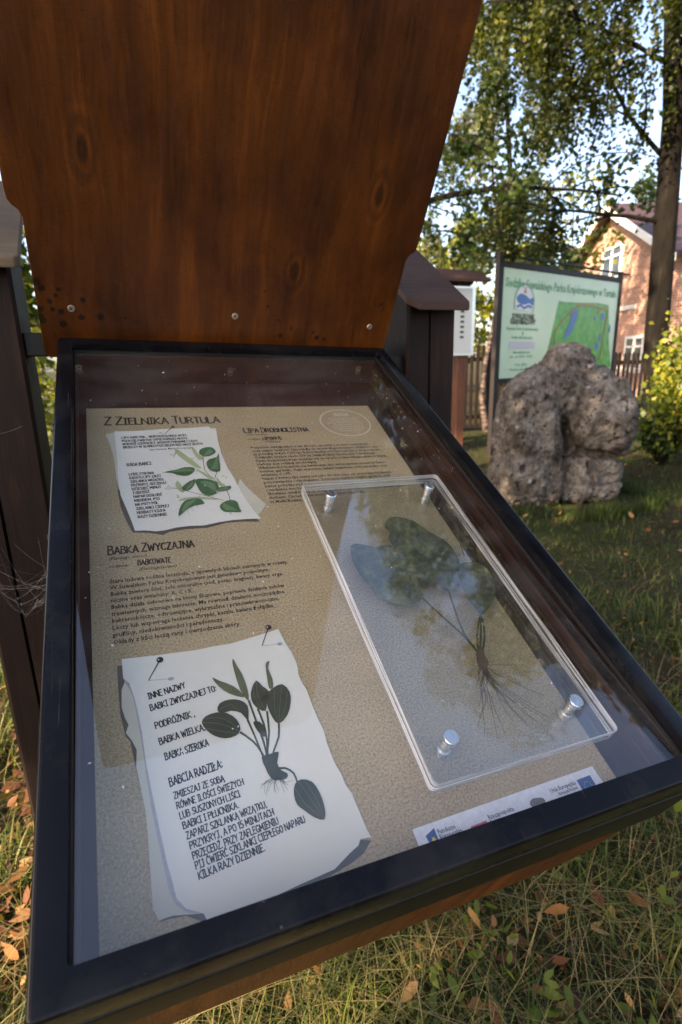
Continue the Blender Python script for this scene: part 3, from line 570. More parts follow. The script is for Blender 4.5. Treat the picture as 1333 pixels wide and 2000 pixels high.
# posts, with a drying crack and stop-chamfered edges
def post_me(x0, x1, top, seed):
    r = random.Random(seed)
    b = B()
    n = 14
    for_z = [i / n * (top - .0) for i in range(n + 1)]
    out = [(x0 + .006, 0), (x0 + .05, 0), (x0 + .053, .012), (x0 + .056, 0), (x1 - .006, 0), (x1, .006), (x1, .154), (x1 - .006, .16), (x0 + .006, .16), (x0, .154), (x0, .006)]
    vs = []; fs = []
    for i, z in enumerate(for_z):
        for k, (x, y) in enumerate(out):
            dx = (.004 * math.sin(z * 3 + seed) if k in (1, 2, 3) else 0)
            zz = z
            if i == n: zz = top + (y - 0) * .62
            vs.append((x + dx, y, zz))
    m = len(out)
    for i in range(n):
        for k in range(m):
            fs.append((i * m + k, i * m + (k + 1) % m, (i + 1) * m + (k + 1) % m, (i + 1) * m + k))
    fs.append(tuple(range(m))[::-1]); fs.append(tuple(n * m + k for k in range(m)))
    return b.add(vs, fs).me('post', M['post'])
for side, (x0, x1, top) in enumerate(((-.506, -.378, 1.588), (.378, .502, 1.533))):
    p = obj('post', post_me(x0, x1, top, side * 3 + 1), stand)
    # sloping cap board with clipped front corners
    ca = x0 - .018 if side == 0 else .360
    cb = -.358 if side == 0 else .512
    b = B(); c = .022
    out = [(ca + c, -.045), (cb - c * .3, -.045), (cb, -.045 + c * .3), (cb, .26), (ca, .26), (ca, -.045 + c)]
    b.prism(out, 0, .018)
    b.v = [(x, y, z + (y + .045) * .62 + top - .028) for x, y, z in b.v]
    cp = obj('post_cap', b.me('post_cap', M['capgrey'] if side == 0 else M['cap'], .003), stand)
    cp['label'] = 'paler grey-brown cap board' if side == 0 else 'brown sloping cap board'
    # black pivot bracket between post and case
    s = 1 if side else -1
    b = B()
    xi = s * .378; xo = s * .318
    lo, hi = min(xi, xo), max(xi, xo)
    b.box(lo, hi, .02, .09, 1.375 if side else 1.425, 1.415 if side else 1.465)
    b.box(hi - .006 if s < 0 else lo, hi if s < 0 else lo + .006, .0, .12, 1.34 if side else 1.39, 1.45 if side else 1.50)
    obj('pivot_bracket', b.me('pivot_bracket', M['steel2'], .002), stand)

# wooden box under the glass (case space: u across, v up the slope, w out of the glass)
U1 = .562; V1 = .845
b = B().prism([(-.016, -.100), (.578, -.100), (.578, -.16)] + [(.578 - .075 * (1 - math.cos(rad(a))), -.185 - .07 * math.sin(rad(a))) for a in range(0, 91, 15)] + [(.06, -.270), (.0, -.262), (-.016, -.235)], -.018, -.004, 'y')
cpart('front_panel', b.me('front_panel', M['ply'], .0015))
for x0, x1 in ((-.016, -.003), (.565, .578)):
    b = B().prism([(-.003, -.099), (-.003, -.235), (.25, -.20), (.80, -.12), (.85, -.099)], x0, x1, 'x')
    cpart('side_panel', b.me('side_panel', M['ply'], .0015))
cpart('box_floor', B().box(-.003, .565, -.003, .85, -.075, -.061).me('box_floor', M['casewood']))
for nm, bx in (('lining_board', (-.003, .0, .0, V1)), ('lining_board', (U1, U1 + .003, 0, V1)), ('lining_board', (0, U1, V1, V1 + .003)), ('lining_board', (0, U1, -.003, 0))):
    o = cpart(nm, B().box(bx[0], bx[1], bx[2], bx[3], -.0605, -.006).me(nm, M['casewood']))
# stepped moulding along the left and right inner walls
for x0, x1 in ((.0005, .0045), (U1 - .0045, U1 - .0005)):
    cpart('beading', B().box(x0, x1, .002, V1 - .002, -.030, -.024).box(x0, (x0 + x1) / 2, .002, V1 - .002, -.046, -.042).me('beading', M['casewood'], .0008))

# black steel rim: lower band, upper glazed frame
def ring(x0, x1, y0, y1, z0, z1, wd, bev, mat, name):
    bm = bmesh.new()
    o_ = rounded(x0, x1, y0, y1, .004, 3); i_ = rounded(x0 + wd, x1 - wd, y0 + wd, y1 - wd, .004, 3)
    n = len(o_)
    V = [[bm.verts.new((p[0], p[1], z)) for p in ring_] for ring_ in (o_, i_) for z in (z0, z1)]
    ob, ot, ib, it = V
    for k in range(n):
        j = (k + 1) % n
        bm.faces.new((ob[k], ob[j], ot[j], ot[k])); bm.faces.new((ot[k], ot[j], it[j], it[k]))
        bm.faces.new((it[k], it[j], ib[j], ib[k])); bm.faces.new((ib[k], ib[j], ob[j], ob[k]))
    bmesh.ops.recalc_face_normals(bm, faces=bm.faces)
    if bev:
        ot_s = set(ot)
        es = [e for e in bm.edges if e.verts[0] in ot_s and e.verts[1] in ot_s]
        bmesh.ops.bevel(bm, geom=es, offset=bev, segments=4, affect='EDGES', profile=.5)
    for f in bm.faces: f.smooth = True
    for e in bm.edges:
        if len(e.link_faces) == 2 and e.calc_face_angle(0) > .6: e.smooth = False
    me = bpy.data.meshes.new(name); bm.to_mesh(me); bm.free(); me.materials.append(mat)
    return me
cpart('frame', ring(-.0225, .5845, -.0262, .869, -.032, .012, .0225, .0040, M['steel'], 'frame'))
cpart('lower_rim', ring(-.0235, .5855, -.0272, .8685, -.098, -.036, .005, .002, M['steel2'], 'lower_rim'))
cpart('rim_gasket', ring(-.0205, .5825, -.0242, .8655, -.0357, -.0323, .018, 0, M['seal'], 'rim_gasket'))
cpart('glazing_seal', ring(-.0006, .5624, -.0042, .8460, -.0045, .0006, .0016, 0, M['seal'], 'glazing_seal'))
# cover glass, bowed a little under its own weight
nx, ny = 2, 40
SAG = .015
V = []; F = []
for j in range(ny + 1):
    y = -.0028 + (V1 + .0003) * j / ny
    t = y / V1
    z = -SAG * 4 * t * (1 - t)
    for i in range(nx + 1): V.append((.0025 + (U1 - .005) * i / nx, y, z))
for j in range(ny):
    for i in range(nx):
        a = j * (nx + 1) + i; F.append((a, a + 1, a + nx + 2, a + nx + 1))
k = len(V)
V2 = V + [(x, y, z - .004) for x, y, z in V]
F2 = F + [tuple(k + q for q in f[::-1]) for f in F]
for i in range(nx):
    F2 += [(i + 1, i, k + i, k + i + 1), (ny * (nx + 1) + i, ny * (nx + 1) + i + 1, k + ny * (nx + 1) + i + 1, k + ny * (nx + 1) + i)]
for j in range(ny):
    a = j * (nx + 1); c_ = a + nx
    F2 += [(a, a + nx + 1, k + a + nx + 1, k + a), (c_ + nx + 1, c_, k + c_, k + c_ + nx + 1)]
gm = mesh('glass', V2, F2, M['glass'], True)
try:
    bm = bmesh.new(); bm.from_mesh(gm)
    for e in bm.edges:
        if len(e.link_faces) == 2 and e.calc_face_angle(0) > .5: e.smooth = False
    bm.to_mesh(gm); bm.free()
except Exception: pass
glass = cpart('glass', gm)
def gz(v): t = v / V1; return -SAG * 4 * t * (1 - t)
# dust flecks on the glass
r = random.Random(5); V = []; F = []
for i in range(230):
    u = r.uniform(.01, .55); v = (.05 + .78 * r.random() ** .8); s = r.uniform(.0002, .0009) * (2 if r.random() < .05 else 1); a = r.uniform(0, 3.1)
    if r.random() < .35: u, v = .56 - abs(r.gauss(0, .05)), r.uniform(.45, .8)
    ca, sa = math.cos(a), math.sin(a); z = gz(v) + .0006; el = r.uniform(1, 2.2); j = len(V)
    V += [(u + s * el * ca, v + s * el * sa, z), (u - s * sa, v + s * ca, z + .0002), (u - s * el * ca, v - s * el * sa, z), (u + s * sa, v - s * ca, z + .0002)]; F.append((j, j + 1, j + 2, j + 3))
tag(obj('dust_flecks', mesh('dust_flecks', V, F, M['dust']), glass), kind='stuff')

# lid: thick plywood leaf standing square to the glass, narrower where it clears the posts
LV = .880
lo = [(-.047, .197)]
out = ([(-.047 + .012 * (1 - math.cos(rad(a))), -.020 - .012 * math.sin(rad(a)) ) for a in range(0, 91, 15)]
       + [(.592 - .012 * (1 - math.sin(rad(a))), -.020 - .012 * math.cos(rad(a))) for a in range(0, 91, 15)]
       + [(.592, .180), (.595, .190), (.601, .196), (.607, .200), (.609, .212), (.609, 1.22)]
       + [(.609 - .03 * (1 - math.cos(rad(a))), 1.22 + .03 * math.sin(rad(a))) for a in range(15, 91, 15)]
       + [(-.065 + .03 * (1 - math.sin(rad(a))), 1.22 + .03 * math.cos(rad(a))) for a in range(0, 91, 15)]
       + [(-.065, .225), (-.063, .212), (-.058, .205), (-.051, .200), (-.047, .190)])
b = B().prism(out, LV, LV + .018, 'y')
lid = cpart('lid', b.me('lid', M['lid'], .0015))
lid['label'] = 'open varnished plywood lid with three dark knots'
for (u, w_) in ((.0032, .0569), (.2744, .058), (.5479, .050)):
    b = B()
    prof = [(.0001, .0012), (.0018, .0010), (.0024, .0018), (.0052, .0018), (.0058, .0008), (.0058, 0)]
    n = 18
    for rr_, z in prof[::-1]:
        for j in range(n): a = 2 * math.pi * j / n; b.v.append((u + rr_ * math.cos(a), LV - z, w_ + rr_ * math.sin(a)))
    for i in range(len(prof) - 1):
        for j in range(n): b.f.append((i * n + j, i * n + (j + 1) % n, (i + 1) * n + (j + 1) % n, (i + 1) * n + j))
    a0 = rng.uniform(0, 1.5)
    me = b.me('screw', M['screw'])
    o = obj('screw', me, lid)
    b2 = B()
    for q in (0, 1):
        a = a0 + q * math.pi / 2; ca, sa = math.cos(a), math.sin(a)
        P = [(-.0034, -.0006), (.0034, -.0006), (.0034, .0006), (-.0034, .0006)]
        b2.add([(u + x * ca - y * sa, LV - .00215 - q * .0001, w_ + x * sa + y * ca) for x, y in P], [(0, 1, 2, 3)])
    me.materials.append(M['ink']); k = len(me.vertices)
    bm = bmesh.new(); bm.from_mesh(me)
    vs = [bm.verts.new(v) for v in b2.v]
    for f in b2.f: bm.faces.new([vs[i] for i in f]).material_index = 1
    bm.to_mesh(me); bm.free()
cpart('hinge', B().tube([(-.02, .874, -.012), (.575, .874, -.012)], .005, 10).me('hinge', M['steel2'], smooth=True))

# ------------------------------------------------------------------ printed board
BW = -.0500
board = cpart('printed_board', B().box(.0136, .5150, .004, .7440, -.0600, BW).me('printed_board', M['kraft'], .0006))
def bpart(name, VF, mat, kind=None, label=None):
    o = obj(name, mesh(name, VF[0], VF[1], mat), board)
    if label: o['label'] = label
    return tag(o, kind=kind)
def outline(pts, w, smooth=1):
    if smooth:
        q = []
        for i, p in enumerate(pts):
            a = pts[(i + 1) % len(pts)]; c_ = pts[i - 1]; d_ = pts[(i + 2) % len(pts)]
            q.append(tuple(p)); q.append(tuple((-c_[k] + 9 * p[k] + 9 * a[k] - d_[k]) / 16 for k in (0, 1)))
        pts = q
    # robust triangulation through bmesh
    bm = bmesh.new(); vs = [bm.verts.new((x, y, w)) for x, y in pts]
    f = bm.faces.new(vs); bmesh.ops.triangulate(bm, faces=[f]); bm.normal_update()
    for f in bm.faces:
        if f.normal.z < 0: f.normal_flip()
    V = [tuple(v.co) for v in bm.verts]; bm.verts.index_update(); F = [tuple(v.index for v in f.verts) for f in bm.faces]; bm.free()
    return V, F
def strip(pts, w, t0, t1=None):
    if t1 is None: t1 = t0
    q = [pts[0]]
    for i in range(len(pts) - 1):      # light smoothing
        p0 = pts[max(i - 1, 0)]; p1 = pts[i]; p2 = pts[i + 1]; p3 = pts[min(i + 2, len(pts) - 1)]
        q.append(tuple((-p0[k] + 9 * p1[k] + 9 * p2[k] - p3[k]) / 16 for k in (0, 1))); q.append(p2)
    V = []; F = []
    for i, p in enumerate(q):
        a = q[max(i - 1, 0)]; b_ = q[min(i + 1, len(q) - 1)]
        dx, dy = b_[0] - a[0], b_[1] - a[1]; L = math.hypot(dx, dy) or 1e-9
        t = (t0 + (t1 - t0) * i / (len(q) - 1)) / 2
        V += [(p[0] - dy / L * t, p[1] + dx / L * t, w), (p[0] + dy / L * t, p[1] - dx / L * t, w)]
        if i: F.append((2 * i - 2, 2 * i - 1, 2 * i + 1, 2 * i))
    return V, F
def merge(lst):
    V = []; F = []
    for v, f in lst:
        k = len(V); V += v; F += [tuple(i + k for i in q) for q in f]
    return V, F
W1, W2, W3, W4, W5 = (BW + .0003 * k for k in (1, 2, 3, 4, 5))
# titles
bpart('title_lettering', place(hand_text('Z ZIELNIKA TURTULA', .0182, .1804, .15, caps=1.22, gap=.12), .040, .6945, W1), M['ink'])
bpart('heading_lettering', place(hand_text('BABKA ZWYCZAJNA', .0122, .1025, .17, caps=1.2), .0346, .4098, W1, -.6), M['ink'])
bpart('heading_lettering', place(hand_text('LIPA DROBNOLISTNA', .0118, .1142, .17, caps=1.2), .2556, .6630, W1, -.6), M['ink'])
bpart('subheading_lettering', place(hand_text('BABKOWATE', .0084, .0385, .18), .0673, .3872, W1, -1.5), M['ink'])
bpart('subheading_lettering', place(hand_text('LIPOWATE', .0080, .0325, .18), .2822, .6405, W1, -1), M['ink'])
for s, u, v, L, sh in (('(Plantago maior)', .0347, .4005, .0441, .25), ('rodzina:', .0347, .3873, .0216, 0), ('(Plantaginaceae)', .0672, .3780, .0447, .25),
                       ('(Tilia cordata)', .2566, .6545, .0361, .25), ('rodzina:', .2567, .6410, .0225, 0), ('(Tiliaceae)', .2840, .6328, .0264, .25)):
    bpart('small_lettering', place(font_text(s, .0072, L, sh, .006), u, v, W1, -.6), M['ink'])
PB = ['Stara ludowa roślina lecznicza, o jajowatych liściach zebranych w rozety.', 'W Suwalskim Parku Krajobrazowym jest gatunkiem pospolitym.', 'Babka zawiera śluz, sole mineralne (sód, potas, magnez), kwasy orga-',
      'niczne oraz witaminy: A, C i K.', 'Babka działa osłonowo na błony śluzowe, poprawia działanie soków', 'trawiennych, wzmaga łaknienie. Ma również działanie moczopędne,', 'bakteriobójcze, odtruwające, wykrztuśne i przeciwkrwotoczne.',
      'Leczy lub wspomaga leczenie chrypki, kaszlu, kataru żołądka,', 'gruźlicy, niedokrwistości i paradontozy.', 'Okłady z liści leczą rany i owrzodzenia skóry.']
PL_ = ['Pospolicie występujące u nas drzewo, spotykane w stanie naturalnym', 'oraz często sadzone. Lipa należy do drzew długowiecznych. Niektóre oka-', 'zy potrafią dożyć 1200 lat. Rekordzistką w Polsce jest lipa z miejscowości',
       'Cielętniki, licząca około 530 lat. Najładniejsza lipowa aleja Suwalskiego', 'Parku Krajobrazowego znajduje się na terenie podworskiego parku w Starej', 'Hańczy. Jest rośliną miododajną.', 'Właściwości lecznicze ma kwiatostan lipy, który zawiera ponad 20 flawo-',
       'noidów, garbniki, olejki eteryczne, kwasy organiczne, sole mineralne oraz', 'witaminy C i PP.', 'Napar z kwiatu lipy znany jest jako środek napotny, przeciwgorączkowy,', 'przeciwzapalny i uspokajający. Zmniejsza napięcie mięśni gładkich, deli-', 'katnie pobudza wydzielanie soku żołądkowego, zwiększa potliwość',
       'i wydalanie moczu.', 'Słowianie uważali lipę za drzewo święte, chroniące przed piorunami i złymi', 'duchami. Chrześcijanie budują pod lipami kapliczki', 'ki Matki Boskiej.']
for lines, u, v0, dv, L0 in ((PB, .0344, .3631, .00959, .2156), (PL_, .2567, .6169, .00903, .2086)):
    ref = font_text(lines[0], 1.0)[0]; xs = L0 / max(p[0] for p in ref)
    for i, s in enumerate(lines):
        bpart('paragraph_line', place(font_text(s, .0086, None, 0, .016, xs=xs), u, v0 - dv * i, W1, -.35), M['ink'])
# warning oval
ov = [(.4475 + .0475 * math.cos(a), .6870 + .0425 * math.sin(a)) for a in [i * math.pi / 30 for i in range(61)]]
V, F = strip(ov, W1, .0022); bpart('oval_outline', (V, F), M['inkcream'])
bpart('warning_lettering', place(hand_text('UWAGA!', .0095, .030, .13), .4325, .7085, W1), M['inkcream'])
for i, (s, L) in enumerate((('Zioła stosujemy w niewielkich', .058), ('ilościach. Należy zasięgnąć', .056), ('porady lekarza lub farmaceuty,', .070), ('kobiety w ciąży i dzieci', .050), ('nie powinny samodzielnie', .062), ('stosować leków ziołowych', .060), ('bez konsultacji', .040))):
    bpart('warning_lettering', place(font_text(s, .0066, L, 0, .004), .4475 - L / 2, .6985 - i * .0066, W1), M['inkcream'])

# upper note
nt = bpart('paper_note', outline(D['N1'], W3, 0), M['paper'], label='upper white note with lime-tree drawing')
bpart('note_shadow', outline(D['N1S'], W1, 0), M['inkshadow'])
bpart('note_backing', outline(D['N1B'], W2, 0), M['paperold']); bpart('note_backing', outline(D['N1C'], W2, 0), M['paperold'])
for s, u, v, L in (('LIPY KWIETNA... WOŃ PRZESŁODKA WYŻY,', .0629, .6542, .0985), ('PUCH SIĘ KWIETNY SYPIE POPRZEZ PŁOTY,', .0632, .6455, .098), ('WSKROŚ SZEROKIEJ, WSKROŚ PORANNEJ CISZY', .0635, .6372, .1120), ('BRZĘCZY W SŁOŃCU PSZCZELNY RÓJ NASZ ZŁOTY!', .0638, .6288, .118)):
    bpart('note_line', place(hand_text(s, .0052, L, .19), u, v, W4, 1.3), M['ink2'])
bpart('note_line', place(font_text('Lipy kwitną, Maria Konopnicka', .0062, .066, .25, .012), .1000, .6210, W4, 1.6), M['ink2'])
bpart('note_line', place(hand_text('RADA BABCI:', .0072, .0345, .17), .0667, .5839, W4, 3), M['ink2'])
N1L = ['ŁYŻKĘ STOŁOWĄ', 'KWIATU LIPY ZALEJ', 'SZKLANKĄ WRZĄTKU,', 'PRZYKRYJ, ODCZEKAJ', 'DZIESIĘĆ MINUT', 'I ODCEDŹ.', 'NAPAR DOSŁODŹ', 'MIODEM. PIJ', 'NA POTY PÓŁ', 'SZKLANKI CIEPŁEJ', 'HERBATY KILKA', 'RAZY DZIENNIE.']
LN = [.0375, .047, .0500, .0525, .0430, .0250, .0410, .0365, .0325, .0470, .0400, .0420]
for i, s in enumerate(N1L):
    t = i / 11
    bpart('note_line', place(hand_text(s, .0052, LN[i] * .90, .19), .0679 + .0058 * t, .5622 - .0917 * t, W4, 2.2), M['ink2'])
for l in D['LB']: bpart('drawn_bract', outline(l, W4), M['bract'])
for l in D['LS']: bpart('drawn_stem', strip(l, W4, .0010), M['stem'])
for i, l in enumerate(D['LL']): bpart('drawn_leaf', outline(l, W5), M['limeleaf'])
for l in D['LL']:
    c_ = (sum(p[0] for p in l) / len(l), sum(p[1] for p in l) / len(l))
    far = max(l, key=lambda p: (p[0] - c_[0]) ** 2 + (p[1] - c_[1]) ** 2)
    bpart('drawn_vein', strip([far, c_, (2 * c_[0] - far[0] * .9 - c_[0] * .1, 2 * c_[1] - far[1] * .9 - c_[1] * .1)], W5 + .0002, .0006), M['vein'])
for l in D['LL']:
    c_ = (sum(p[0] for p in l) / len(l), sum(p[1] for p in l) / len(l))
    far = max(l, key=lambda p: (p[0] - c_[0]) ** 2 + (p[1] - c_[1]) ** 2)
    dx, dy = far[0] - c_[0], far[1] - c_[1]
    hl = [p for p in l if (p[0] - c_[0]) * dy - (p[1] - c_[1]) * dx > 0]
    if len(hl) >= 2:
        q = [far] + hl + [(2 * c_[0] - far[0], 2 * c_[1] - far[1])]
        q.sort(key=lambda p: math.atan2((p[1] - c_[1]) * dx - (p[0] - c_[0]) * dy, (p[0] - c_[0]) * dx + (p[1] - c_[1]) * dy))
        q = [(c_[0] + (p[0] - c_[0]) * .72, c_[1] + (p[1] - c_[1]) * .72) for p in q]
        bpart('drawn_leaf_light', outline(q, W5 + .0001, 0), M['leaflight'])
    for s_ in (-1, 1):
        for k in (-.35, 0, .35):
            a_ = (c_[0] + dx * k, c_[1] + dy * k)
            bpart('drawn_vein', strip([a_, (a_[0] + (dx * .35 - s_ * dy * .42), a_[1] + (dy * .35 + s_ * dx * .42))], W5 + .0002, .0004, .0002), M['vein'])
VF = []
for (x, y) in D['LF']:
    for k in range(4):
        a, q = rng.uniform(0, 6.3), rng.uniform(0, .0028)
        VF.append(outline([(x + q * math.cos(a) + .0010 * math.cos(t), y + q * math.sin(a) + .0010 * math.sin(t)) for t in (0, 1.05, 2.1, 3.14, 4.2, 5.2)], W5, 0))
bpart('drawn_blossom', merge(VF), M['bract'])

# lower note
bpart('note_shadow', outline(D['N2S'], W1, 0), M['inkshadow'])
bpart('note_backing', outline(D['N2B'], W2, 0), M['paperold'])
bpart('paper_note', outline(D['N2'], W3, 0), M['paper'], label='lower white note with plantain drawing')
bpart('note_edge_tone', outline(D['N2T'], W2 + .0001, 0), M['inkshadow2'])
N2L = [('INNE NAZWY', .0643, .2047, .0390, 7.5, 1), ('BABKI ZWYCZAJNEJ TO:', .0651, .1917, .0700, 6.8, 1), ('PODRÓŻNIK ,', .0680, .1722, .0400, 7, 1), ('BABKA WIELKA,', .0701, .1557, .0455, 6.5, 1), ('BABKA SZEROKA', .0735, .1400, .0430, 6, 1),
       ('BABCIA RADZIŁA:', .0749, .1156, .0510, 6.3, 1.12), ('ZMIESZAJ ZE SOBĄ', .0770, .1039, .0480, 5.5, .86), ('RÓWNE ILOŚCI ŚWIEŻYCH', .0785, .0948, .0640, 5.8, .86), ('LUB SUSZONYCH LIŚCI', .0800, .0860, .0570, 5.8, .86), ('BABKI I PŁUCNIKA.', .0815, .0775, .0520, 5.8, .86),
       ('ZAPARZ SZKLANKĄ WRZĄTKU,', .0832, .0690, .0760, 6, .86), ('PRZYKRYJ, A PO 15 MINUTACH', .0850, .0607, .0790, 6, .86), ('PRZECEDŹ. PRZY ZAFLEGMIENIU', .0862, .0525, .0800, 6, .86), ('PIJ ĆWIERĆ SZKLANKI CIEPŁEGO NAPARU', .0872, .0448, .1040, 6.2, .86), ('KILKA RAZY DZIENNIE.', .0885, .0370, .0600, 6.2, .86)]
for s, u, v, L, an, k in N2L:
    bpart('note_line', place(hand_text(s, .0066 * k, L * .93, .175), u, v, W4, an), M['ink2'])
for l in D['PS']: bpart('drawn_stem', strip(l, W4, .0022, .0016), M['stem'])
for l in D['PL']: bpart('drawn_leaf', outline(l, W5), M['darkleaf'])
[bpart('drawn_vein', strip(l, W5 + .0002, .0004), M['vein']) for l in D['PV']]
for l in D['PK']: bpart('drawn_seed_spike', outline(l, W5), M['spike'])
bpart('drawn_rhizome', outline(D['PH'], W5), M['darkleaf'])
bpart('drawn_rootlets', merge([strip(l, W5, .0005, .0002) for l in D['PR']]), M['stem'])
for i, (h, t, s_) in enumerate(D['PN']):
    k = .0036 if i < 2 else .0026
    bpart('drawn_pin_shadow', merge([strip([t, s_], W4 + .0001, .0006), outline([(s_[0] + k * .9 * math.cos(a), s_[1] + k * .6 * math.sin(a)) for a in [q * .628 for q in range(10)]], W4 + .0001, 0)]), M['inkshadow2'])
    bpart('drawn_pin', merge([strip([h, t], W5 + .0001, .0013, .0007), outline([(h[0] + k * math.cos(a), h[1] + k * math.sin(a)) for a in [q * .524 for q in range(12)]], W5 + .0002, 0)]), M['ink'])
    bpart('drawn_pin_highlight', outline([(h[0] - k * .4 + k * .28 * math.cos(a), h[1] + k * .1 + k * .28 * math.sin(a)) for a in [q * .785 for q in range(8)]], W5 + .0004, 0), M['inkshadow2'])

# funding strip
bpart('funding_label', ([(.2764, -.004, W2), (.4962, -.004, W2), (.4950, .0268, W2), (.2764, .0235, W2)], [(0, 1, 2, 3)]), M['white'])
bpart('logo_square', ([(.2890, -.002, W3), (.2965, -.002, W3), (.2968, .0190, W3), (.2860, .0150, W3)], [(0, 1, 2, 3)]), M['blue'])
bpart('logo_star', outline([(.2925 + (.0028 if k % 2 else .0011) * math.sin(k * .628), .0105 + (.0028 if k % 2 else .0011) * math.cos(k * .628)) for k in range(10)], W4, 0), M['yellow'])
bpart('logo_star', outline([(.2955 + (.0020 if k % 2 else .0008) * math.sin(k * .628), .0070 + (.0020 if k % 2 else .0008) * math.cos(k * .628)) for k in range(10)], W4, 0), M['red'])
bpart('flag_print', ([(.3320, -.002, W3), (.3500, -.002, W3), (.3500, .0112, W3), (.3320, .0104, W3)], [(0, 1, 2, 3)]), M['red'])
bpart('flag_print', ([(.4665, .0005, W3), (.4850, .0015, W3), (.4855, .0195, W3), (.4670, .0190, W3)], [(0, 1, 2, 3)]), M['blue'])
for k in range(12):
    a = k * math.pi / 6; cx, cy = .4760 + .0045 * math.cos(a), .0105 + .0045 * math.sin(a)
    bpart('flag_star', ([(cx - .0005, cy, W4), (cx, cy - .0006, W4), (cx + .0005, cy, W4), (cx, cy + .0006, W4)], [(0, 1, 2, 3)]), M['yellow'])
for s, u, v, L, z in (('Fundusze', .2985, .0130, .0190, .0058), ('Europejskie', .2985, .0083, .0240, .0058), ('Program Regionalny', .2985, .0043, .026, .0034), ('Rzeczpospolita', .3530, .0110, .0300, .0058), ('Polska', .3530, .0063, .0130, .0058),
                      ('Unia Europejska', .4310, .0152, .0330, .0058), ('Europejski Fundusz', .4385, .0110, .0250, .0042), ('Rozwoju Regionalnego', .4370, .0066, .0270, .0042)):
    bpart('funding_lettering', place(font_text(s, z, L, 0, .014), u, v, W3, .7), M['ink2'])
bis = [(0, 6), (1, 8.5), (3, 10), (6, 11), (9, 10.5), (12, 10), (15, 9.5), (17, 8), (17.5, 5), (16.5, 5), (16.5, 0), (15, 0), (14.5, 4), (13, 4.2), (12.6, 0), (11.3, 0), (11, 4), (7, 3.8), (6.6, 0), (5.2, 0), (5, 3.5), (4, 3.6), (3.6, 0), (2.4, 0), (2.4, 4), (1, 4.5)]
bpart('bison_print', outline([(.4020 + x * .00105, .0050 + y * .00100) for x, y in bis], W3, 0), M['bison'])

# ------------------------------------------------------------------ acrylic specimen holder standing off the board
PU0, PU1, PV0, PV1 = .3020, .5325, .0447, .4915
def plate(w0, w1, name, inset=0.0):
    out = rounded(PU0 + inset, PU1 - inset, PV0 + inset, PV1 - inset, .0065, 6)
    n = len(out)
    bm = bmesh.new()
    c = .0006
    def inn(p, k):
        cx, cy = (PU0 + PU1) / 2, (PV0 + PV1) / 2
        return (p[0] + (k if p[0] < cx else -k), p[1] + (k if p[1] < cy else -k))
    rings = [[(*inn(p, c), w0) for p in out], [(p[0], p[1], w0 + c) for p in out], [(p[0], p[1], w1 - c) for p in out], [(*inn(p, c), w1) for p in out]]
    R = [[bm.verts.new(p) for p in rg] for rg in rings]
    bm.faces.new(R[0][::-1]); bm.faces.new(R[3])
    for a, b_ in zip(R[:-1], R[1:]):
        for k in range(n): bm.faces.new((a[k], a[(k + 1) % n], b_[(k + 1) % n], b_[k])).material_index = 1
    me = bpy.data.meshes.new(name); bm.to_mesh(me); bm.free(); me.materials.append(M['acrylic']); me.materials.append(M['acredge'])
    return me
holder = cpart('specimen_holder', plate(-.0400, -.0320, 'specimen_holder'))
holder['label'] = 'clear acrylic double plate on four metal standoffs'
obj('cover_plate', plate(-.0296, -.0225, 'cover_plate'), holder)
for (u, v) in ((.3355, .4555), (.5005, .4580), (.4993, .0843), (.3371, .0816)):
    prof = [(.0070, -.0500), (.0072, -.0496), (.0072, -.0404), (.0060, -.0402), (.0060, -.0227), (.0078, -.0223), (.0078, -.0219), (.0064, -.0217), (.0064, -.0212), (.0078, -.0206), (.0080, -.0200), (.0080, -.0166), (.0074, -.0160)]
    obj('standoff', B().lathe(prof, 28, (u, v, 0)).me('standoff', M['alu'], smooth=True), holder)

# ------------------------------------------------------------------ the pressed plant between the plates
pp = bpy.data.objects.new('pressed_plant', None); COL.objects.link(pp); pp.matrix_world = CASE @ Matrix.Translation((.45, .20, -.0308))
tag(pp, 'dried pressed plantain with three faded leaves and trailing roots under clear acrylic', 'pressed plant')
def ppart(name, VF, mat): return obj(name, mesh(name, [(x - .45, y - .20, z + .0308) for x, y, z in VF[0]], VF[1], mat), pp)
PW = -.0312
for i, l in enumerate(D['SL']): ppart('leaf', outline(l, PW + .00015 * (i == 0)), M['pressed'])
for i, k in enumerate(((0, 3, 6, 8), (1, 4, 5), (2, 7, 9))):
    [ppart('leaf_vein', strip(D['SV'][q], PW + .0003, .0010 if q < 3 else .0005, .0016 if q < 3 else .0008), M['pressvein']) for q in k]
for l in D['SS']: ppart('stem', strip(l, PW + .0003, .0024, .0030), M['pressvein'])
ppart('crown', outline(D['SC'], PW + .0004), M['root'])
for l in D['SR']: ppart('root', strip(l, PW + .0002, .0011, .0004), M['root'])
ppart('flower_stalk', strip(D['SF'][:5], PW + .0003, .0010, .0020), M['pressvein'])

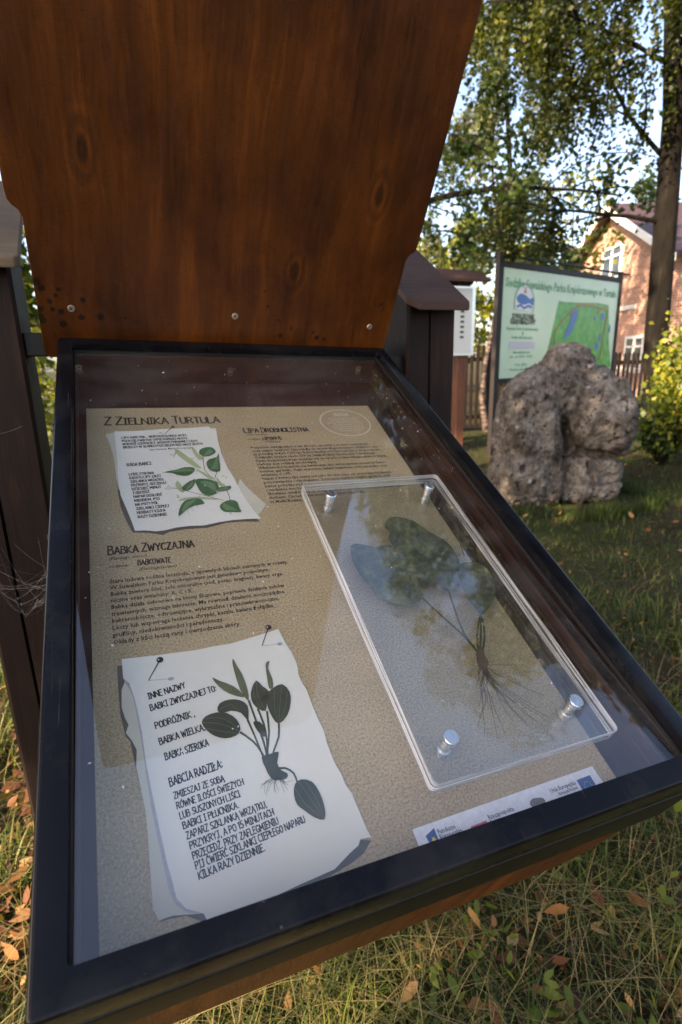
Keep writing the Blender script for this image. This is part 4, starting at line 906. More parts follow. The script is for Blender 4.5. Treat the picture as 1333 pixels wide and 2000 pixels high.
# ------------------------------------------------------------------ cobwebs on the left post
def webline(P, t=.00035, sagg=.01, n=8):
    a, b_ = Vector(P[0]), Vector(P[1])
    return [a.lerp(b_, i / n) + Vector((0, 0, -sagg * 4 * (i / n) * (1 - i / n))) for i in range(n + 1)]
b = B(); r = random.Random(9)
def LL(x, y, z): return ROOT @ Vector((x, y, z))
anch = [(-.50, -.004, 1.08), (-.49, -.006, 1.02), (-.46, -.004, .98), (-.445, -.02, .955), (-.42, -.03, .985), (-.40, -.05, .99), (-.385, -.04, 1.02), (-.375, -.06, 1.05), (-.39, -.004, 1.10)]
AW = [LL(*p) for p in anch]
for i in range(len(AW) - 1): b.tube(webline((AW[i], AW[i + 1]), sagg=.006), .00014, 3, False)
for k in range(34):
    i, j = r.sample(range(len(AW)), 2); t, s = r.random(), r.random()
    p = AW[i].lerp(AW[(i + 1) % len(AW)], t); q = AW[j].lerp(AW[(j + 1) % len(AW)], s)
    b.tube(webline((p, q), sagg=r.uniform(.002, .02)), r.uniform(.00004, .00010), 3, False)
b.tube(webline((LL(-.50, -.004, 1.30), LL(-.40, -.004, 1.305)), sagg=.01), .00015, 3, False)
wm = b.me('cobweb', M['silk'])
wo_ = tag(obj('cobweb', wm), 'torn dusty cobweb strung on the left dark post beside the case', 'cobweb')
# ------------------------------------------------------------------ ground
nr = np.random.default_rng(7)
gv = []; gf = []
rs = [0, .6, 1, 1.5, 2, 2.6, 3.3, 4.2, 5.5, 7, 9, 12, 16, 22, 32, 50, 90, 200, 600]
na = 96
gv.append((0, 1, 0))
for r_ in rs[1:]:
    for k in range(na):
        a = 2 * math.pi * k / na; x, y = r_ * math.cos(a), 1 + r_ * math.sin(a)
        z = .035 * mnoise.noise(Vector((x * .7, y * .7, 0))) + .015 * mnoise.noise(Vector((x * 2.5, y * 2.5, 3))) - .01
        if r_ > 30: z = -.02
        gv.append((x, y, z))
for k in range(na): gf.append((0, 1 + k, 1 + (k + 1) % na))
for i in range(len(rs) - 2):
    for k in range(na):
        a = 1 + i * na + k; b_ = 1 + i * na + (k + 1) % na
        gf.append((a, a + na, b_ + na, b_))
ground = tag(obj('ground', mesh('ground', gv, gf, M['soil'], True)), kind='structure')

def blades(name, pts, hmin, hmax, wid, tone_lo, tone_hi, lean=.5, seed=1, seg=3):
    """curved tapering blades; pts (n,2)"""
    g = np.random.default_rng(seed); n = len(pts)
    h = g.uniform(hmin, hmax, n); a = g.uniform(0, 2 * np.pi, n); l = g.uniform(.1, 1, n) * lean
    w = wid * g.uniform(.6, 1.4, n); t = g.uniform(tone_lo, tone_hi, n)
    if tone_hi < .95: t = np.clip(t + .42 * np.array([mnoise.noise(Vector((x * 3.1, y * 3.1, 1.0))) for x, y in pts]), 0, .82); h = h * np.clip(1 + .9 * np.array([mnoise.noise(Vector((x * 2.3, y * 2.3, 8.0))) for x, y in pts]), .45, 1.8)
    dx, dy = np.cos(a), np.sin(a); px, py = -dy, dx
    V = np.zeros((n, 2 * seg + 1, 3)); bx = pts[:, 0]; by = pts[:, 1]
    for k in range(seg + 1):
        f = k / seg; r_ = h * l * f * f * 1.6; z = h * f * (1 - .45 * l * f)
        ww = w * (1 - f) ** .7
        if k < seg:
            V[:, 2 * k] = np.stack([bx + dx * r_ - px * ww, by + dy * r_ - py * ww, z - .015], 1)
            V[:, 2 * k + 1] = np.stack([bx + dx * r_ + px * ww, by + dy * r_ + py * ww, z - .015], 1)
        else: V[:, 2 * k] = np.stack([bx + dx * r_, by + dy * r_, z - .015], 1)
    m = 2 * seg + 1; base = (np.arange(n) * m)[:, None]
    T = []
    for k in range(seg - 1): T += [(2 * k, 2 * k + 1, 2 * k + 3), (2 * k, 2 * k + 3, 2 * k + 2)]
    T.append((2 * seg - 2, 2 * seg - 1, 2 * seg))
    F = (base[:, :, None] + np.array(T)[None]).reshape(-1, 3)
    return V.reshape(-1, 3), F, np.repeat(t, len(T))
def polar(n, r0, r1, a0, a1, g, p=1.0):
    r_ = np.exp(g.uniform(np.log(r0), np.log(r1), n)); a = g.uniform(rad(a0), rad(a1), n)
    return np.stack([r_ * np.sin(a), r_ * np.cos(a)], 1)
def clump(pts, g, s=2.0, thr=.0):
    keep = np.array([mnoise.noise(Vector((x * s, y * s, 5.0))) + g.uniform(-.35, .35) > thr for x, y in pts])
    return pts[keep]
parts_ = []
g1 = np.random.default_rng(21)
p_ = polar(52000, .75, 11, -62, 50, g1)
parts_.append(blades('g', clump(p_, g1, 2.2, -.12), .03, .11, .0022, -.15, .66, .8, 2))
rr_ = np.hypot(p_[:, 0], p_[:, 1])
p2 = polar(26000, 2.8, 14, -50, 45, g1); parts_.append(blades('g', p2, .03, .08, .006, .0, .6, .8, 3, 2))
p3 = clump(polar(9000, .7, 3.2, -5, 60, g1), g1, 3.0, -.05); parts_.append(blades('g', p3, .06, .19, .0026, .15, .75, .9, 4, 4))
p4 = polar(6000, .7, 4.5, -60, 58, g1); parts_.append(blades('g', p4, .08, .26, .0012, .76, 1., 1.9, 5, 4))
p5 = clump(polar(9000, 1.5, 4.5, -62, -15, g1), g1, 3.0, -.1); parts_.append(blades('g', p5, .08, .20, .0035, .25, .85, .8, 6, 4))
# skirt of longer grass at the rock
a = g1.uniform(0, 6.28, 2500); p6 = np.stack([2.28 + .80 * np.cos(a) * g1.uniform(.95, 1.25, 2500), 5.55 + .62 * np.sin(a) * g1.uniform(.95, 1.35, 2500)], 1)
parts_.append(blades('g', p6, .05, .16, .004, .0, .6, .6, 7))
VV = []; FF = []; TT = []; k = 0
for V, F, T in parts_: VV.append(V); FF.append(F + k); TT.append(T); k += len(V)
tag(obj('grass', npmesh('grass', np.concatenate(VV), np.concatenate(FF), M['grass'], np.concatenate(TT))), 'rough mown grass with dry straw', kind='stuff')

# fallen leaves
g2 = np.random.default_rng(4)
def leafquads(C, size, g, flatness=0.0, tone=(0, 1), elong=1.5, hexa=False):
    n = len(C); s = size * g.uniform(.6, 1.4, n)
    u = g.normal(size=(n, 3)); 
    if flatness: u[:, 2] *= (1 - flatness)
    u /= np.linalg.norm(u, axis=1)[:, None]
    q = g.normal(size=(n, 3))
    if flatness: q[:, 2] *= (1 - flatness)
    v = q - (q * u).sum(1)[:, None] * u; v /= np.linalg.norm(v, axis=1)[:, None]
    nn = np.cross(u, v)
    if hexa:     # pointed oval blade, folded along the midrib and curled
        a_ = (s * elong)[:, None]; w_ = s[:, None]; c_ = (s * g.uniform(.05, .35, n))[:, None]
        V = np.stack([C - u * a_ * .5, C - u * a_ * .22 + v * w_ * .36 + nn * c_ * .5, C + u * a_ * .12 + v * w_ * .34 + nn * c_ * .6, C + u * a_ * .55 + nn * c_ * .9, C + u * a_ * .12 - v * w_ * .34 + nn * c_ * .6, C - u * a_ * .22 - v * w_ * .36 + nn * c_ * .5], 1)
        k = np.arange(n) * 6
        F = np.stack([np.stack([k, k + 1, k + 2, k + 3], 1), np.stack([k, k + 3, k + 4, k + 5], 1)], 1).reshape(-1, 4)
        return V.reshape(-1, 3), F, np.repeat(g.uniform(tone[0], tone[1], n), 2)
    V = np.stack([C - u * (s * elong)[:, None] * .5, C + v * s[:, None] * .5 + nn * s[:, None] * .08 - u * s[:, None] * .1, C + u * (s * elong)[:, None] * .5, C - v * s[:, None] * .5 + nn * s[:, None] * .08 - u * s[:, None] * .1], 1)
    F = (np.arange(n) * 4)[:, None] + np.arange(4)[None]
    return V.reshape(-1, 3), F, g.uniform(tone[0], tone[1], n)
p = np.concatenate([polar(1300, .9, 9, -62, 50, g2), polar(1500, 1.3, 3.6, -62, -20, g2)])
C = np.concatenate([p, g2.uniform(.01, .06, (len(p), 1))], 1)
V, F, T = leafquads(C, .030, g2, .55, (0, 1), 1.6, True)
tag(obj('fallen_leaves', npmesh('fallen_leaves', V, F, M['fallen'], T)), 'scattered dry fallen leaves', kind='stuff')
p = polar(16000, .75, 4.5, -62, 58, g2)
C = np.concatenate([p, g2.uniform(-.005, .025, (len(p), 1))], 1)
V, F, T = leafquads(C, .011, g2, .4, (-.2, .75), 2.2, True)
tag(obj('dry_litter', npmesh('dry_litter', V, F, M['fallen'], T)), 'crumbled brown leaf litter among the grass', kind='stuff')
# low broad-leaved weeds near the foot of the stand
pw = polar(22, .85, 2.2, 10, 55, g2); C = []
for x, y in pw:
    for k in range(18): C.append((x + g2.normal(0, .035), y + g2.normal(0, .035), abs(g2.normal(.05, .04))))
V, F, T = leafquads(np.array(C), .021, g2, .4, (.0, .45), 1.7, True)
tag(obj('low_weeds', npmesh('low_weeds', V, F, M['bushleaf'], T)), 'low broad-leaved weeds', kind='stuff')

# ------------------------------------------------------------------ boulder
def boulder():
    bm = bmesh.new()
    lobes = [(1.92, 5.65, .55, .36, .48, .74, 0), (2.06, 5.70, 1.00, .30, .40, .36, -.25), (2.34, 5.66, 1.19, .36, .34, .40, .1), (2.43, 5.68, .98, .44, .42, .38, 0), (2.65, 5.57, .84, .33, .46, .40, 0),
             (2.70, 5.66, .98, .27, .40, .26, .35), (2.56, 5.62, .28, .32, .42, .36, 0), (2.78, 5.64, .38, .22, .42, .46, 0), (2.28, 5.76, .60, .55, .42, .68, 0), (1.80, 5.58, .22, .26, .40, .34, 0), (2.16, 5.60, .30, .30, .40, .40, 0), (2.12, 5.66, 1.05, .34, .36, .32, -.6), (2.20, 5.64, 1.02, .34, .38, .30, 0), (2.58, 5.68, 1.06, .34, .36, .28, .6)]
    for k, (x, y, z, a, b_, c_, rot) in enumerate(lobes):
        r_ = bmesh.ops.create_icosphere(bm, subdivisions=4, radius=1.0)
        for v in r_['verts']:
            d = v.co.normalized()
            e = 2.0 if k in (2, 11, 13) else 3.2
            s_ = 1.0 / ((abs(d.x) ** e + abs(d.y) ** e + abs(d.z) ** e) ** (1 / e))
            nz = 1 + .10 * mnoise.noise(d * 1.6 + Vector((k * 7.1, 0, 0)))
            d = d * s_ * nz * .93
            X, Y, Z = d.x * a, d.y * b_, d.z * c_
            X, Z = X * math.cos(rot) - Z * math.sin(rot), X * math.sin(rot) + Z * math.cos(rot)
            v.co = Vector((x + X - 2.28, y + Y - 5.65, z + Z))
    me0 = bpy.data.meshes.new('boulder_source'); bm.to_mesh(me0); bm.free()
    o = bpy.data.objects.new('boulder_source', me0); COL.objects.link(o)
    m = o.modifiers.new('r', 'REMESH'); m.mode = 'VOXEL'; m.voxel_size = .0125
    me = bpy.data.meshes.new_from_object(o.evaluated_get(bpy.context.evaluated_depsgraph_get()))
    bpy.data.objects.remove(o); bpy.data.meshes.remove(me0)
    nrm_ = [v.normal.copy() for v in me.vertices]
    for v, nn in zip(me.vertices, nrm_):
        p = v.co
        d = .040 * mnoise.fractal(p * 2.2, 1.0, 2.1, 3) + .009 * mnoise.fractal(p * 14, .8, 2.1, 4)
        vd = mnoise.voronoi(p * Vector((1.9, 1.9, 1.5)) + Vector((3.3, 0, 1.7)))[0]
        ed = vd[1] - vd[0]
        d += .028 * min(1.0, ed / .2) - .028
        # wide vertical recess, undercut below the right-hand block, cracks between the lower stones
        cx = -.03 + .04 * math.sin(p.z * 5) + .03 * mnoise.noise(Vector((0, 3, p.z * 4)))
        g_ = 1 / (1 + abs((p.x - cx) / .045) ** 4) * max(0, min(1, (.98 - p.z) * 4))
        cz = .47 + .05 * math.sin(p.x * 7) + .03 * mnoise.noise(Vector((p.x * 5, 1, 0)))
        g2_ = 1 / (1 + abs((p.z - cz) / .026) ** 4) * (1 if p.x > .04 else 0)
        xx = .24 + .05 * math.sin(p.z * 11); g3_ = 1 / (1 + abs((p.x - xx) / .018) ** 4) * (1 if p.z < .44 else 0)
        z4 = .17 + .10 * (p.x - .3); g4_ = 1 / (1 + abs((p.z - z4) / .014) ** 4) * (1 if .24 < p.x else 0)
        if nn.y < .25: d -= .13 * g_ + .13 * g2_ * (1 - g_) + .07 * g3_ + .04 * g4_
        if p.x > .06 and .5 < p.z < 1.05 and nn.y < 0: d += .05 * math.sin((p.z - .5) / .55 * math.pi)
        pit = mnoise.noise(p * 15 + Vector((9, 0, 0))) * (.6 + .6 * mnoise.noise(p * 2.3))
        if pit > .22: d -= (pit - .22) * .28
        d += .012 * mnoise.noise(p * 30) + .006 * mnoise.noise(p * 60)
        v.co = p + nn * d
    me.name = 'boulder'; me.materials.clear(); me.materials.append(M['rock'])
    me.polygons.foreach_set('use_smooth', [True] * len(me.polygons))
    return me
bm_ = boulder()
for v in bm_.vertices: v.co.x *= .89
bo = obj('boulder', bm_, loc=(2.235, 5.65, 0))
tag(bo, 'large grey porous boulder with deep vertical crack standing in the grass', 'boulder')

# ------------------------------------------------------------------ map sign
SL_, SR_ = Vector((2.322, 8.27, 0)), Vector((4.95, 10.30, 0))
sw = (SR_ - SL_).length; sang = math.atan2(SR_.y - SL_.y, SR_.x - SL_.x)
sign = thing('map_sign', SL_, 'tall black-framed pale green park map sign behind the boulder', 'sign', rotz=sang)
for x in (-.05, sw + .03):
    obj('pole', B().box(x - (.055 if x < 0 else .035), x + .035 + (.02 if x < 0 else 0), -.03, .04, -.03, 2.83).me('pole', M['signframe'], .004), sign)
obj('top_beam', B().box(.006, sw - .006, -.02, .03, 2.65, 2.73).me('top_beam', M['signframe'], .004), sign)
obj('bottom_beam', B().box(.006, sw - .006, -.02, .03, 1.06, 1.13).me('bottom_beam', M['signframe'], .004), sign)
obj('top_rod', B().tube([(-.06, 0, 2.80), (sw + .32, 0, 2.80)], .018, 8).me('top_rod', M['signframe']), sign)
panel = obj('sign_panel', B().box(.012, sw - .012, -.008, .012, 1.135, 2.645).me('sign_panel', M['signgreen']), sign)
def sp(name, VF, mat): return obj(name, mesh(name, [(x, -.008 - w, y) for x, y, w in VF[0]], [tuple(f) for f in VF[1]], mat), panel)
sc_ = sw
sp('title_lettering', place(font_text('Siedziba Suwalskiego Parku Krajobrazowego w Turtulu', .175, sw * .945, 0, .02), sw * .022, 2.40, .004), M['lettergreen'])
# map parallelogram with lakes and road
def mp(a, b_): return (sw * a, 1.14 + 1.505 * b_)
sp('map_print', outline([mp(.44, .75), mp(.475, .745), mp(.62, .75), mp(.80, .765), mp(.905, .75), mp(.925, .55), mp(.95, .30), mp(.99, .06), mp(.80, .10), mp(.60, .10), mp(.37, .14), mp(.36, .155)], .004, 0), M['mapgreen'])
for l in ([(.56, .68), (.60, .69), (.605, .60), (.585, .50), (.555, .42), (.50, .37), (.515, .45), (.545, .55)], [(.83, .64), (.86, .66), (.87, .60), (.84, .58)], [(.76, .60), (.78, .62), (.79, .57)], [(.83, .42), (.85, .44), (.86, .37), (.84, .36)], [(.80, .32), (.83, .34), (.84, .27), (.81, .26)], [(.93, .52), (.94, .54), (.945, .46), (.93, .45)], [(.71, .28), (.74, .30), (.75, .26)]):
    sp('map_lake', outline([mp(*p) for p in l], .008, 1), M['mapblue'])
sp('map_road', merge([strip([mp(*p) for p in l], .010, .025) for l in ([(.62, .72), (.56, .66), (.50, .58), (.44, .48), (.42, .38), (.45, .28), (.50, .16), (.53, .11)], [(.60, .715), (.70, .735), (.84, .71), (.90, .69), (.895, .6), (.88, .45), (.87, .25), (.86, .13)], [(.38, .30), (.45, .25)], [(.84, .71), (.80, .66)])]), M['mapred'])
# round emblem: arch with a fish over water
cx, cy = sw * .165, 1.14 + 1.505 * .70
arc = [(cx + .24 * math.cos(rad(a)), cy + .26 * math.sin(rad(a))) for a in range(-28, 209, 12)]
sp('emblem_ground', outline([(x, y) for x, y in arc], .004, 0), M['white'])
sp('emblem_outline', strip(arc, .006, .02), M['lettergreen'])
sp('emblem_fish', outline([(cx - .20, cy + .07), (cx - .10, cy + .13), (cx + .05, cy + .10), (cx + .14, cy + .06), (cx + .22, cy + .10), (cx + .21, cy - .03), (cx + .13, cy + .01), (cx, cy - .02), (cx - .14, cy + .0)], .008, 1), M['mapblue'])
sp('emblem_wave', strip([(cx - .19, cy - .06), (cx - .09, cy - .03), (cx, cy - .07), (cx + .1, cy - .03), (cx + .19, cy - .06)], .008, .03), M['mapblue'])
sp('emblem_flame', outline([(cx - .03, cy + .14), (cx + .01, cy + .22), (cx + .04, cy + .14)], .008, 0), M['mapred'])
for s, fy, z, L in (('SUWALSKI PARK', .555, .105, .17), ('KRAJOBRAZOWY', .505, .105, .19)):
    sp('emblem_lettering', place(font_text(s, z, sw * L, 0, .03), sw * (.165 - L / 2), 1.14 + 1.505 * fy, .006), M['ink'])
sp('lilac_block', ([(sw * .065, 1.14 + 1.505 * .275, .005), (sw * .265, 1.14 + 1.505 * .275, .005), (sw * .265, 1.14 + 1.505 * .345, .005), (sw * .065, 1.14 + 1.505 * .345, .005)], [(0, 1, 2, 3)]), M['lilac'])
for s, fy, z, L in (('Dyrekcja Parku Krajobrazowego', .450, .060, .24), ('i', .405, .075, .012), ('Punkt informacyjny', .370, .055, .16), ('Sala wystawowa', .23, .055, .13), ('pn. - pt. 8.00 - 16.00', .19, .05, .17), ('Tel. (87)', .11, .05, .09), ('Turtul, Jeleniewo', .065, .05, .17)):
    sp('sign_lettering', place(font_text(s, z, sw * L, 0, .02), sw * (.165 - L / 2), 1.14 + 1.505 * fy, .006), M['lettergreen'])

# ------------------------------------------------------------------ small notice stand behind the right post
ks = thing('notice_stand', (.93, 4.36, 0), 'brown roofed notice stand with white framed sheet behind the right post', 'notice board', rotz=YAW)
for x in (-.42, 0.0): obj('post', B().box(x - .035, x + .035, -.035, .035, 0, 1.97).me('post', M['redwood'], .004), ks)
for s in (-1, 1):
    b = B().prism([(0, 2.045), (s * .13, 1.965), (s * .13, 1.945), (0, 2.022)], -.60, .16, 'x')
    b.v = [(x, y * 1.0, z) for x, y, z in b.v]
    obj('roof_board', b.me('roof_board', M['cap'], .002), ks)
pn = obj('notice_panel', B().box(-.47, .085, -.060, -.038, 1.435, 1.925).me('notice_panel', M['alu'], .003), ks)
obj('paper_sheet', B().box(-.455, .055, -.0640, -.0605, 1.455, 1.910).me('paper_sheet', M['signwhite']), pn)
obj('printed_column', merge and mesh('printed_column', [v for k in range(6) for v in ((-.045, -.0650, 1.74 - k * .036), (-.012, -.0650, 1.74 - k * .036), (-.012, -.0650, 1.758 - k * .036), (-.045, -.0650, 1.758 - k * .036))], [tuple(range(4 * k, 4 * k + 4)) for k in range(6)], M['stem']), pn)
obj('printed_dot', mesh('printed_dot', [(.005, -.0650, 1.775), (.025, -.0650, 1.775), (.025, -.0650, 1.797), (.005, -.0650, 1.797)], [(0, 1, 2, 3)], M['mapred']), pn)

# ------------------------------------------------------------------ picket fence
fa, fb = Vector((-4.0, 9.15, 0)), Vector((7.2, 12.9, 0))
fl = (fb - fa).length; fang = math.atan2(fb.y - fa.y, fb.x - fa.x)
fence = thing('picket_fence', fa, 'dark brown wooden picket fence behind the map sign', 'fence', rotz=fang)
def picket(h):
    return B().prism([(-.036, .06), (.036, .06), (.036, h - .05), (0, h), (-.036, h - .05)], -.011, .011, 'y').me('picket', M['fence'])
pk = {0: picket(1.72), 1: picket(1.50)}
xs_ = np.arange(0, fl, .128)
for k, x in enumerate(xs_):
    hi = 1 if x > 8.3 else 0
    o = obj('picket', pk[hi], fence, loc=(x, -.03, rng.uniform(-.02, .02))); o.rotation_euler = (0, rng.uniform(-.012, .012), 0)
for x0, x1, zs in ((0, 8.2, (.28, 1.42)), (8.32, fl, (.28, 1.28))):
    for z in zs: obj('rail', B().box(x0, x1, -.015, .03, z - .045, z + .045).me('rail', M['fence'], .004), fence)
for x in np.arange(0, fl, 2.07): obj('fence_post', B().box(x - .05, x + .05, .032, .13, 0, 1.5).me('fence_post', M['fence'], .005), fence)

# ------------------------------------------------------------------ brick house with its gable towards the left
HP = Vector((10.4, 22.4, 0))
house = thing('brick_house', HP, 'sunlit red brick house with white-edged gable beyond the fence', 'house')
zr, ze, hw, ln, sp_ = 6.62, 4.35, 4.55, 11.0, .5
obj('wall', B().prism([(-hw, 0), (hw, 0), (hw, ze), (0, zr), (-hw, ze)], 0, ln, 'x').me('wall', M['brick']), house)
for s in (-1, 1):
    b = B().prism([(0, zr + .06), (s * (hw + .35), ze - .35 * sp_ + .06), (s * (hw + .35), ze - .35 * sp_ + .20), (0, zr + .22)], -.42, ln + .4, 'x')
    obj('roof', b.me('roof', M['rooftile']), house)
    b = B().prism([(0, zr - .07), (s * (hw + .40), ze - .40 * sp_ - .07), (s * (hw + .40), ze - .40 * sp_ + .16), (0, zr + .18)], -.50, -.43, 'x')
    obj('barge_board', b.me('barge_board', M['trim'], .004), house)
def window(y0, y1, z0, z1, sill=True):
    f = .09
    b = B()
    for a in ((y0, y1, z1 - f, z1), (y0, y1, z0, z0 + f), (y0, y0 + f, z0 + f, z1 - f), (y1 - f, y1, z0 + f, z1 - f), ((y0 + y1) / 2 - .05, (y0 + y1) / 2 + .05, z0 + f, z1 - f), (y0 + f, y1 - f, z0 + (z1 - z0) * .66, z0 + (z1 - z0) * .66 + .06)):
        b.box(-.07, -.005, *a)
    w = obj('window', b.me('window', M['trim']), house)
    obj('pane', B().box(-.035, -.012, y0 + f, y1 - f, z0 + f, z1 - f).me('pane', M['pane']), w)
    if sill: obj('sill', B().box(-.16, -.002, y0 - .08, y1 + .08, z0 - .09, z0 - .01).me('sill', M['trim']), w)
window(-.85, .72, 4.2, 5.4)
window(-3.0, -1.75, .95, 2.10)
window(1.6, 2.9, .95, 2.10)
obj('string_course', B().box(-.06, -.003, -2.2, -.6, 3.02, 3.16).me('string_course', M['trim']), house)
obj('chimney', B().box(4.2, 4.9, -.35, .35, 5.9, 7.7).me('chimney', M['brick']), house)
V, F, T = leafquads(g2.normal(size=(150, 3)) * [.12, .35, .10] + [-.25, -2.35, .95], .08, g2, 0, (0, 1), 1)
tag(obj('window_flowers', npmesh('window_flowers', V + np.array([10.4, 22.4, 0]), F, M['trim'])), 'white flowers in a box under the brick house window', 'flowers')

# ------------------------------------------------------------------ trees
def tube_np(b, pts, rads, n=6): b.tube(pts, rads, n)
def curve(p0, d, L, n, droop, g, wob=.12):
    pts = [np.array(p0, float)]; d = np.array(d, float); d /= np.linalg.norm(d)
    for i in range(n):
        d = d + np.array([g.normal(0, wob), g.normal(0, wob), g.normal(0, wob * .6) - droop * (i + 1) / n]); d /= np.linalg.norm(d)
        pts.append(pts[-1] + d * L / n)
    return pts
def tree(name, label, loc, height, tr, mat_leaf, bark, seed, nl=10, lmin=.3, spread=3.0, nsub=9, nstr=6, nleaf=12, leaf=.07, droop=.5, hang=.8, lean=(0, 0), group=None, limbs=None, limb_r=.42, r_leaf=.10, tone=(0, 1), zlow=None, up=.35, clear=None):
    g = np.random.default_rng(seed)
    t = thing(name, loc, label, 'tree', group)
    b = B(); n = 10
    trunk = [np.array([lean[0] * (i / n) + .12 * math.sin(i * .9 + seed) * (i > 0), lean[1] * (i / n) + .10 * math.cos(i * 1.1 + seed) * (i > 0), height * i / n - .05 * (i == 0)]) for i in range(n + 1)]
    b.tube(trunk, [tr * (1.35 if i == 0 else (1 - .88 * (i / n) ** 1.1)) for i in range(n + 1)], 12)
    def on_trunk(h):
        f = max(0, min(n - 1e-6, h / height * n)); i = int(f); return trunk[i] * (1 - f + i) + trunk[i + 1] * (f - i), tr * (1 - .88 * (f / n) ** 1.1)
    L = list(limbs or [])
    for k in range(nl):
        h = height * (lmin + (.97 - lmin) * (k + g.uniform(0, .6)) / nl); a = k * 2.4 + g.uniform(-.4, .4)
        ln_ = spread * (1.05 - .75 * ((h / height - lmin) / (1 - lmin)) ** 1.5) * g.uniform(.75, 1.1)
        L.append((h, (math.cos(a), math.sin(a), up), ln_))
    C = []
    for h, d, ln_ in L:
        p0, r0 = on_trunk(h)
        lp = curve(p0, d, ln_, 8, .10 * droop, g, .09)
        b.tube(lp, [max(.008, r0 * limb_r * (1 - .85 * i / 8)) for i in range(9)], 6)
        for s in range(nsub):
            f = 1.2 + 6.7 * (s + g.random()) / nsub; i = min(7, int(f)); q = lp[i] * (1 - f + i) + lp[i + 1] * (f - i)
            dd = (lp[i + 1] - lp[i]) / np.linalg.norm(lp[i + 1] - lp[i]) + g.normal(0, .7, 3); dd[2] += .2
            sl_ = ln_ * g.uniform(.18, .40)
            spn = curve(q, dd, sl_, 4, droop * .8, g, .12)
            b.tube(spn, [max(.004, .018 * (1 - .6 * i2 / 4)) for i2 in range(5)], 3, False)
            for k2 in range(nstr):
                f2 = g.uniform(.8, 4); i2 = min(3, int(f2)); q2 = spn[i2] * (1 - f2 + i2) + spn[i2 + 1] * (f2 - i2)
                d2 = g.normal(0, .5, 3); d2[2] -= hang
                st = curve(q2, d2, g.uniform(.4, 1.0) * min(1.15, .35 + hang * .55), 3, hang, g, .15)
                for k3 in range(nleaf):
                    f3 = g.uniform(0, 3); i3 = min(2, int(f3))
                    C.append(st[i3] * (1 - f3 + i3) + st[i3 + 1] * (f3 - i3) + g.normal(0, r_leaf, 3))
    C = np.array(C)
    if zlow is not None: C = C[C[:, 2] > zlow]
    if clear: C = C[[not clear(*c) for c in C]]
    V, F, T = leafquads(C, leaf, g, 0, tone, 1.35)
    T = np.clip(T * .6 + .4 * np.array([.5 + .9 * mnoise.noise(Vector((c[0] * .9, c[1] * .9, c[2] * .9 + seed))) for c in C]), 0, 1)
    obj('trunk', b.me('trunk', bark, smooth=True), t)
    obj('crown', npmesh('crown', V, F, mat_leaf, T), t)
    return t
tree('birch_tree', 'big dark-trunked birch rising at the right above the boulder', (4.92, 8.35, 0), 15, .175, M['birchleaf'], M['bark'], 5, nl=15, lmin=.36, spread=4.2, nsub=13, nstr=9, nleaf=38, leaf=.044, droop=.45, hang=1.9, limb_r=.24, r_leaf=.045, tone=(-.35, .95), lean=(-1.75, .2), clear=lambda x, y, z: (z < 3.85 and x > -1.5 + (z < 3) * -.2) or z < 2.75,
     limbs=[(3.2, (-1, -.12, .22), 2.3), (3.9, (-1, .15, .72), 3.4), (5.0, (-1, -.2, .25), 2.6), (4.4, (.9, -.6, .5), 2.5), (5.4, (-.6, -1, .3), 3.0), (6.0, (-1, .4, .3), 3.6), (5.2, (-.3, -1, .25), 2.6)])
tree('lime_tree', 'dark-leaved lime tree with hanging sprays behind the lid', (-.6, 12.0, 0), 12.5, .28, M['limetree'], M['bark'], 17, nl=15, lmin=.28, spread=5.8, nsub=10, nstr=8, nleaf=14, leaf=.075, droop=.5, hang=.8, r_leaf=.08, tone=(-.2, .8))
tree('pale_birch', 'pale slender birch with yellowish drooping twigs beyond the fence', (3.95, 14.2, 0), 11.0, .10, M['willow'], M['bark'], 23, nl=13, lmin=.32, spread=2.0, nsub=9, nstr=9, nleaf=14, leaf=.075, droop=.9, hang=1.6, r_leaf=.07)
tree('thin_birch', 'thin pale birch trunk at the left edge of the map sign', (3.02, 11.3, 0), 6.5, .06, M['limetree'], M['birchbark'], 29, nl=8, lmin=.5, spread=1.5, nsub=6, nstr=5, nleaf=8, leaf=.09, droop=.6, hang=1.0)
for i, (x, y, h, s, lab) in enumerate(((5.2, 25, 7.2, 31, 'round sunny yellow-green tree beyond the fence, left of the house'), (1.8, 27, 8.0, 33, 'taller sunny green tree beyond the fence, just right of the lid'), (-7, 24, 10, 35, 'bushy green tree far off behind the left post'), (-13, 20, 9, 37, 'green tree far left beyond the fence'), (17, 34, 11, 39, 'tall tree behind the brick house'), (9, 31, 9.5, 41, 'green tree between map sign and house roof'))):
    tree('background_tree', lab, (x, y, 0), h, .2, M['bushleaf'] if i in (0, 1, 5) else M['limetree'], M['bark'], s, nl=12, lmin=.12, spread=2.9 + .2 * i, nsub=7, nstr=5, nleaf=7, leaf=.20, droop=.3, hang=.3, r_leaf=.25, group='trees beyond the fence')
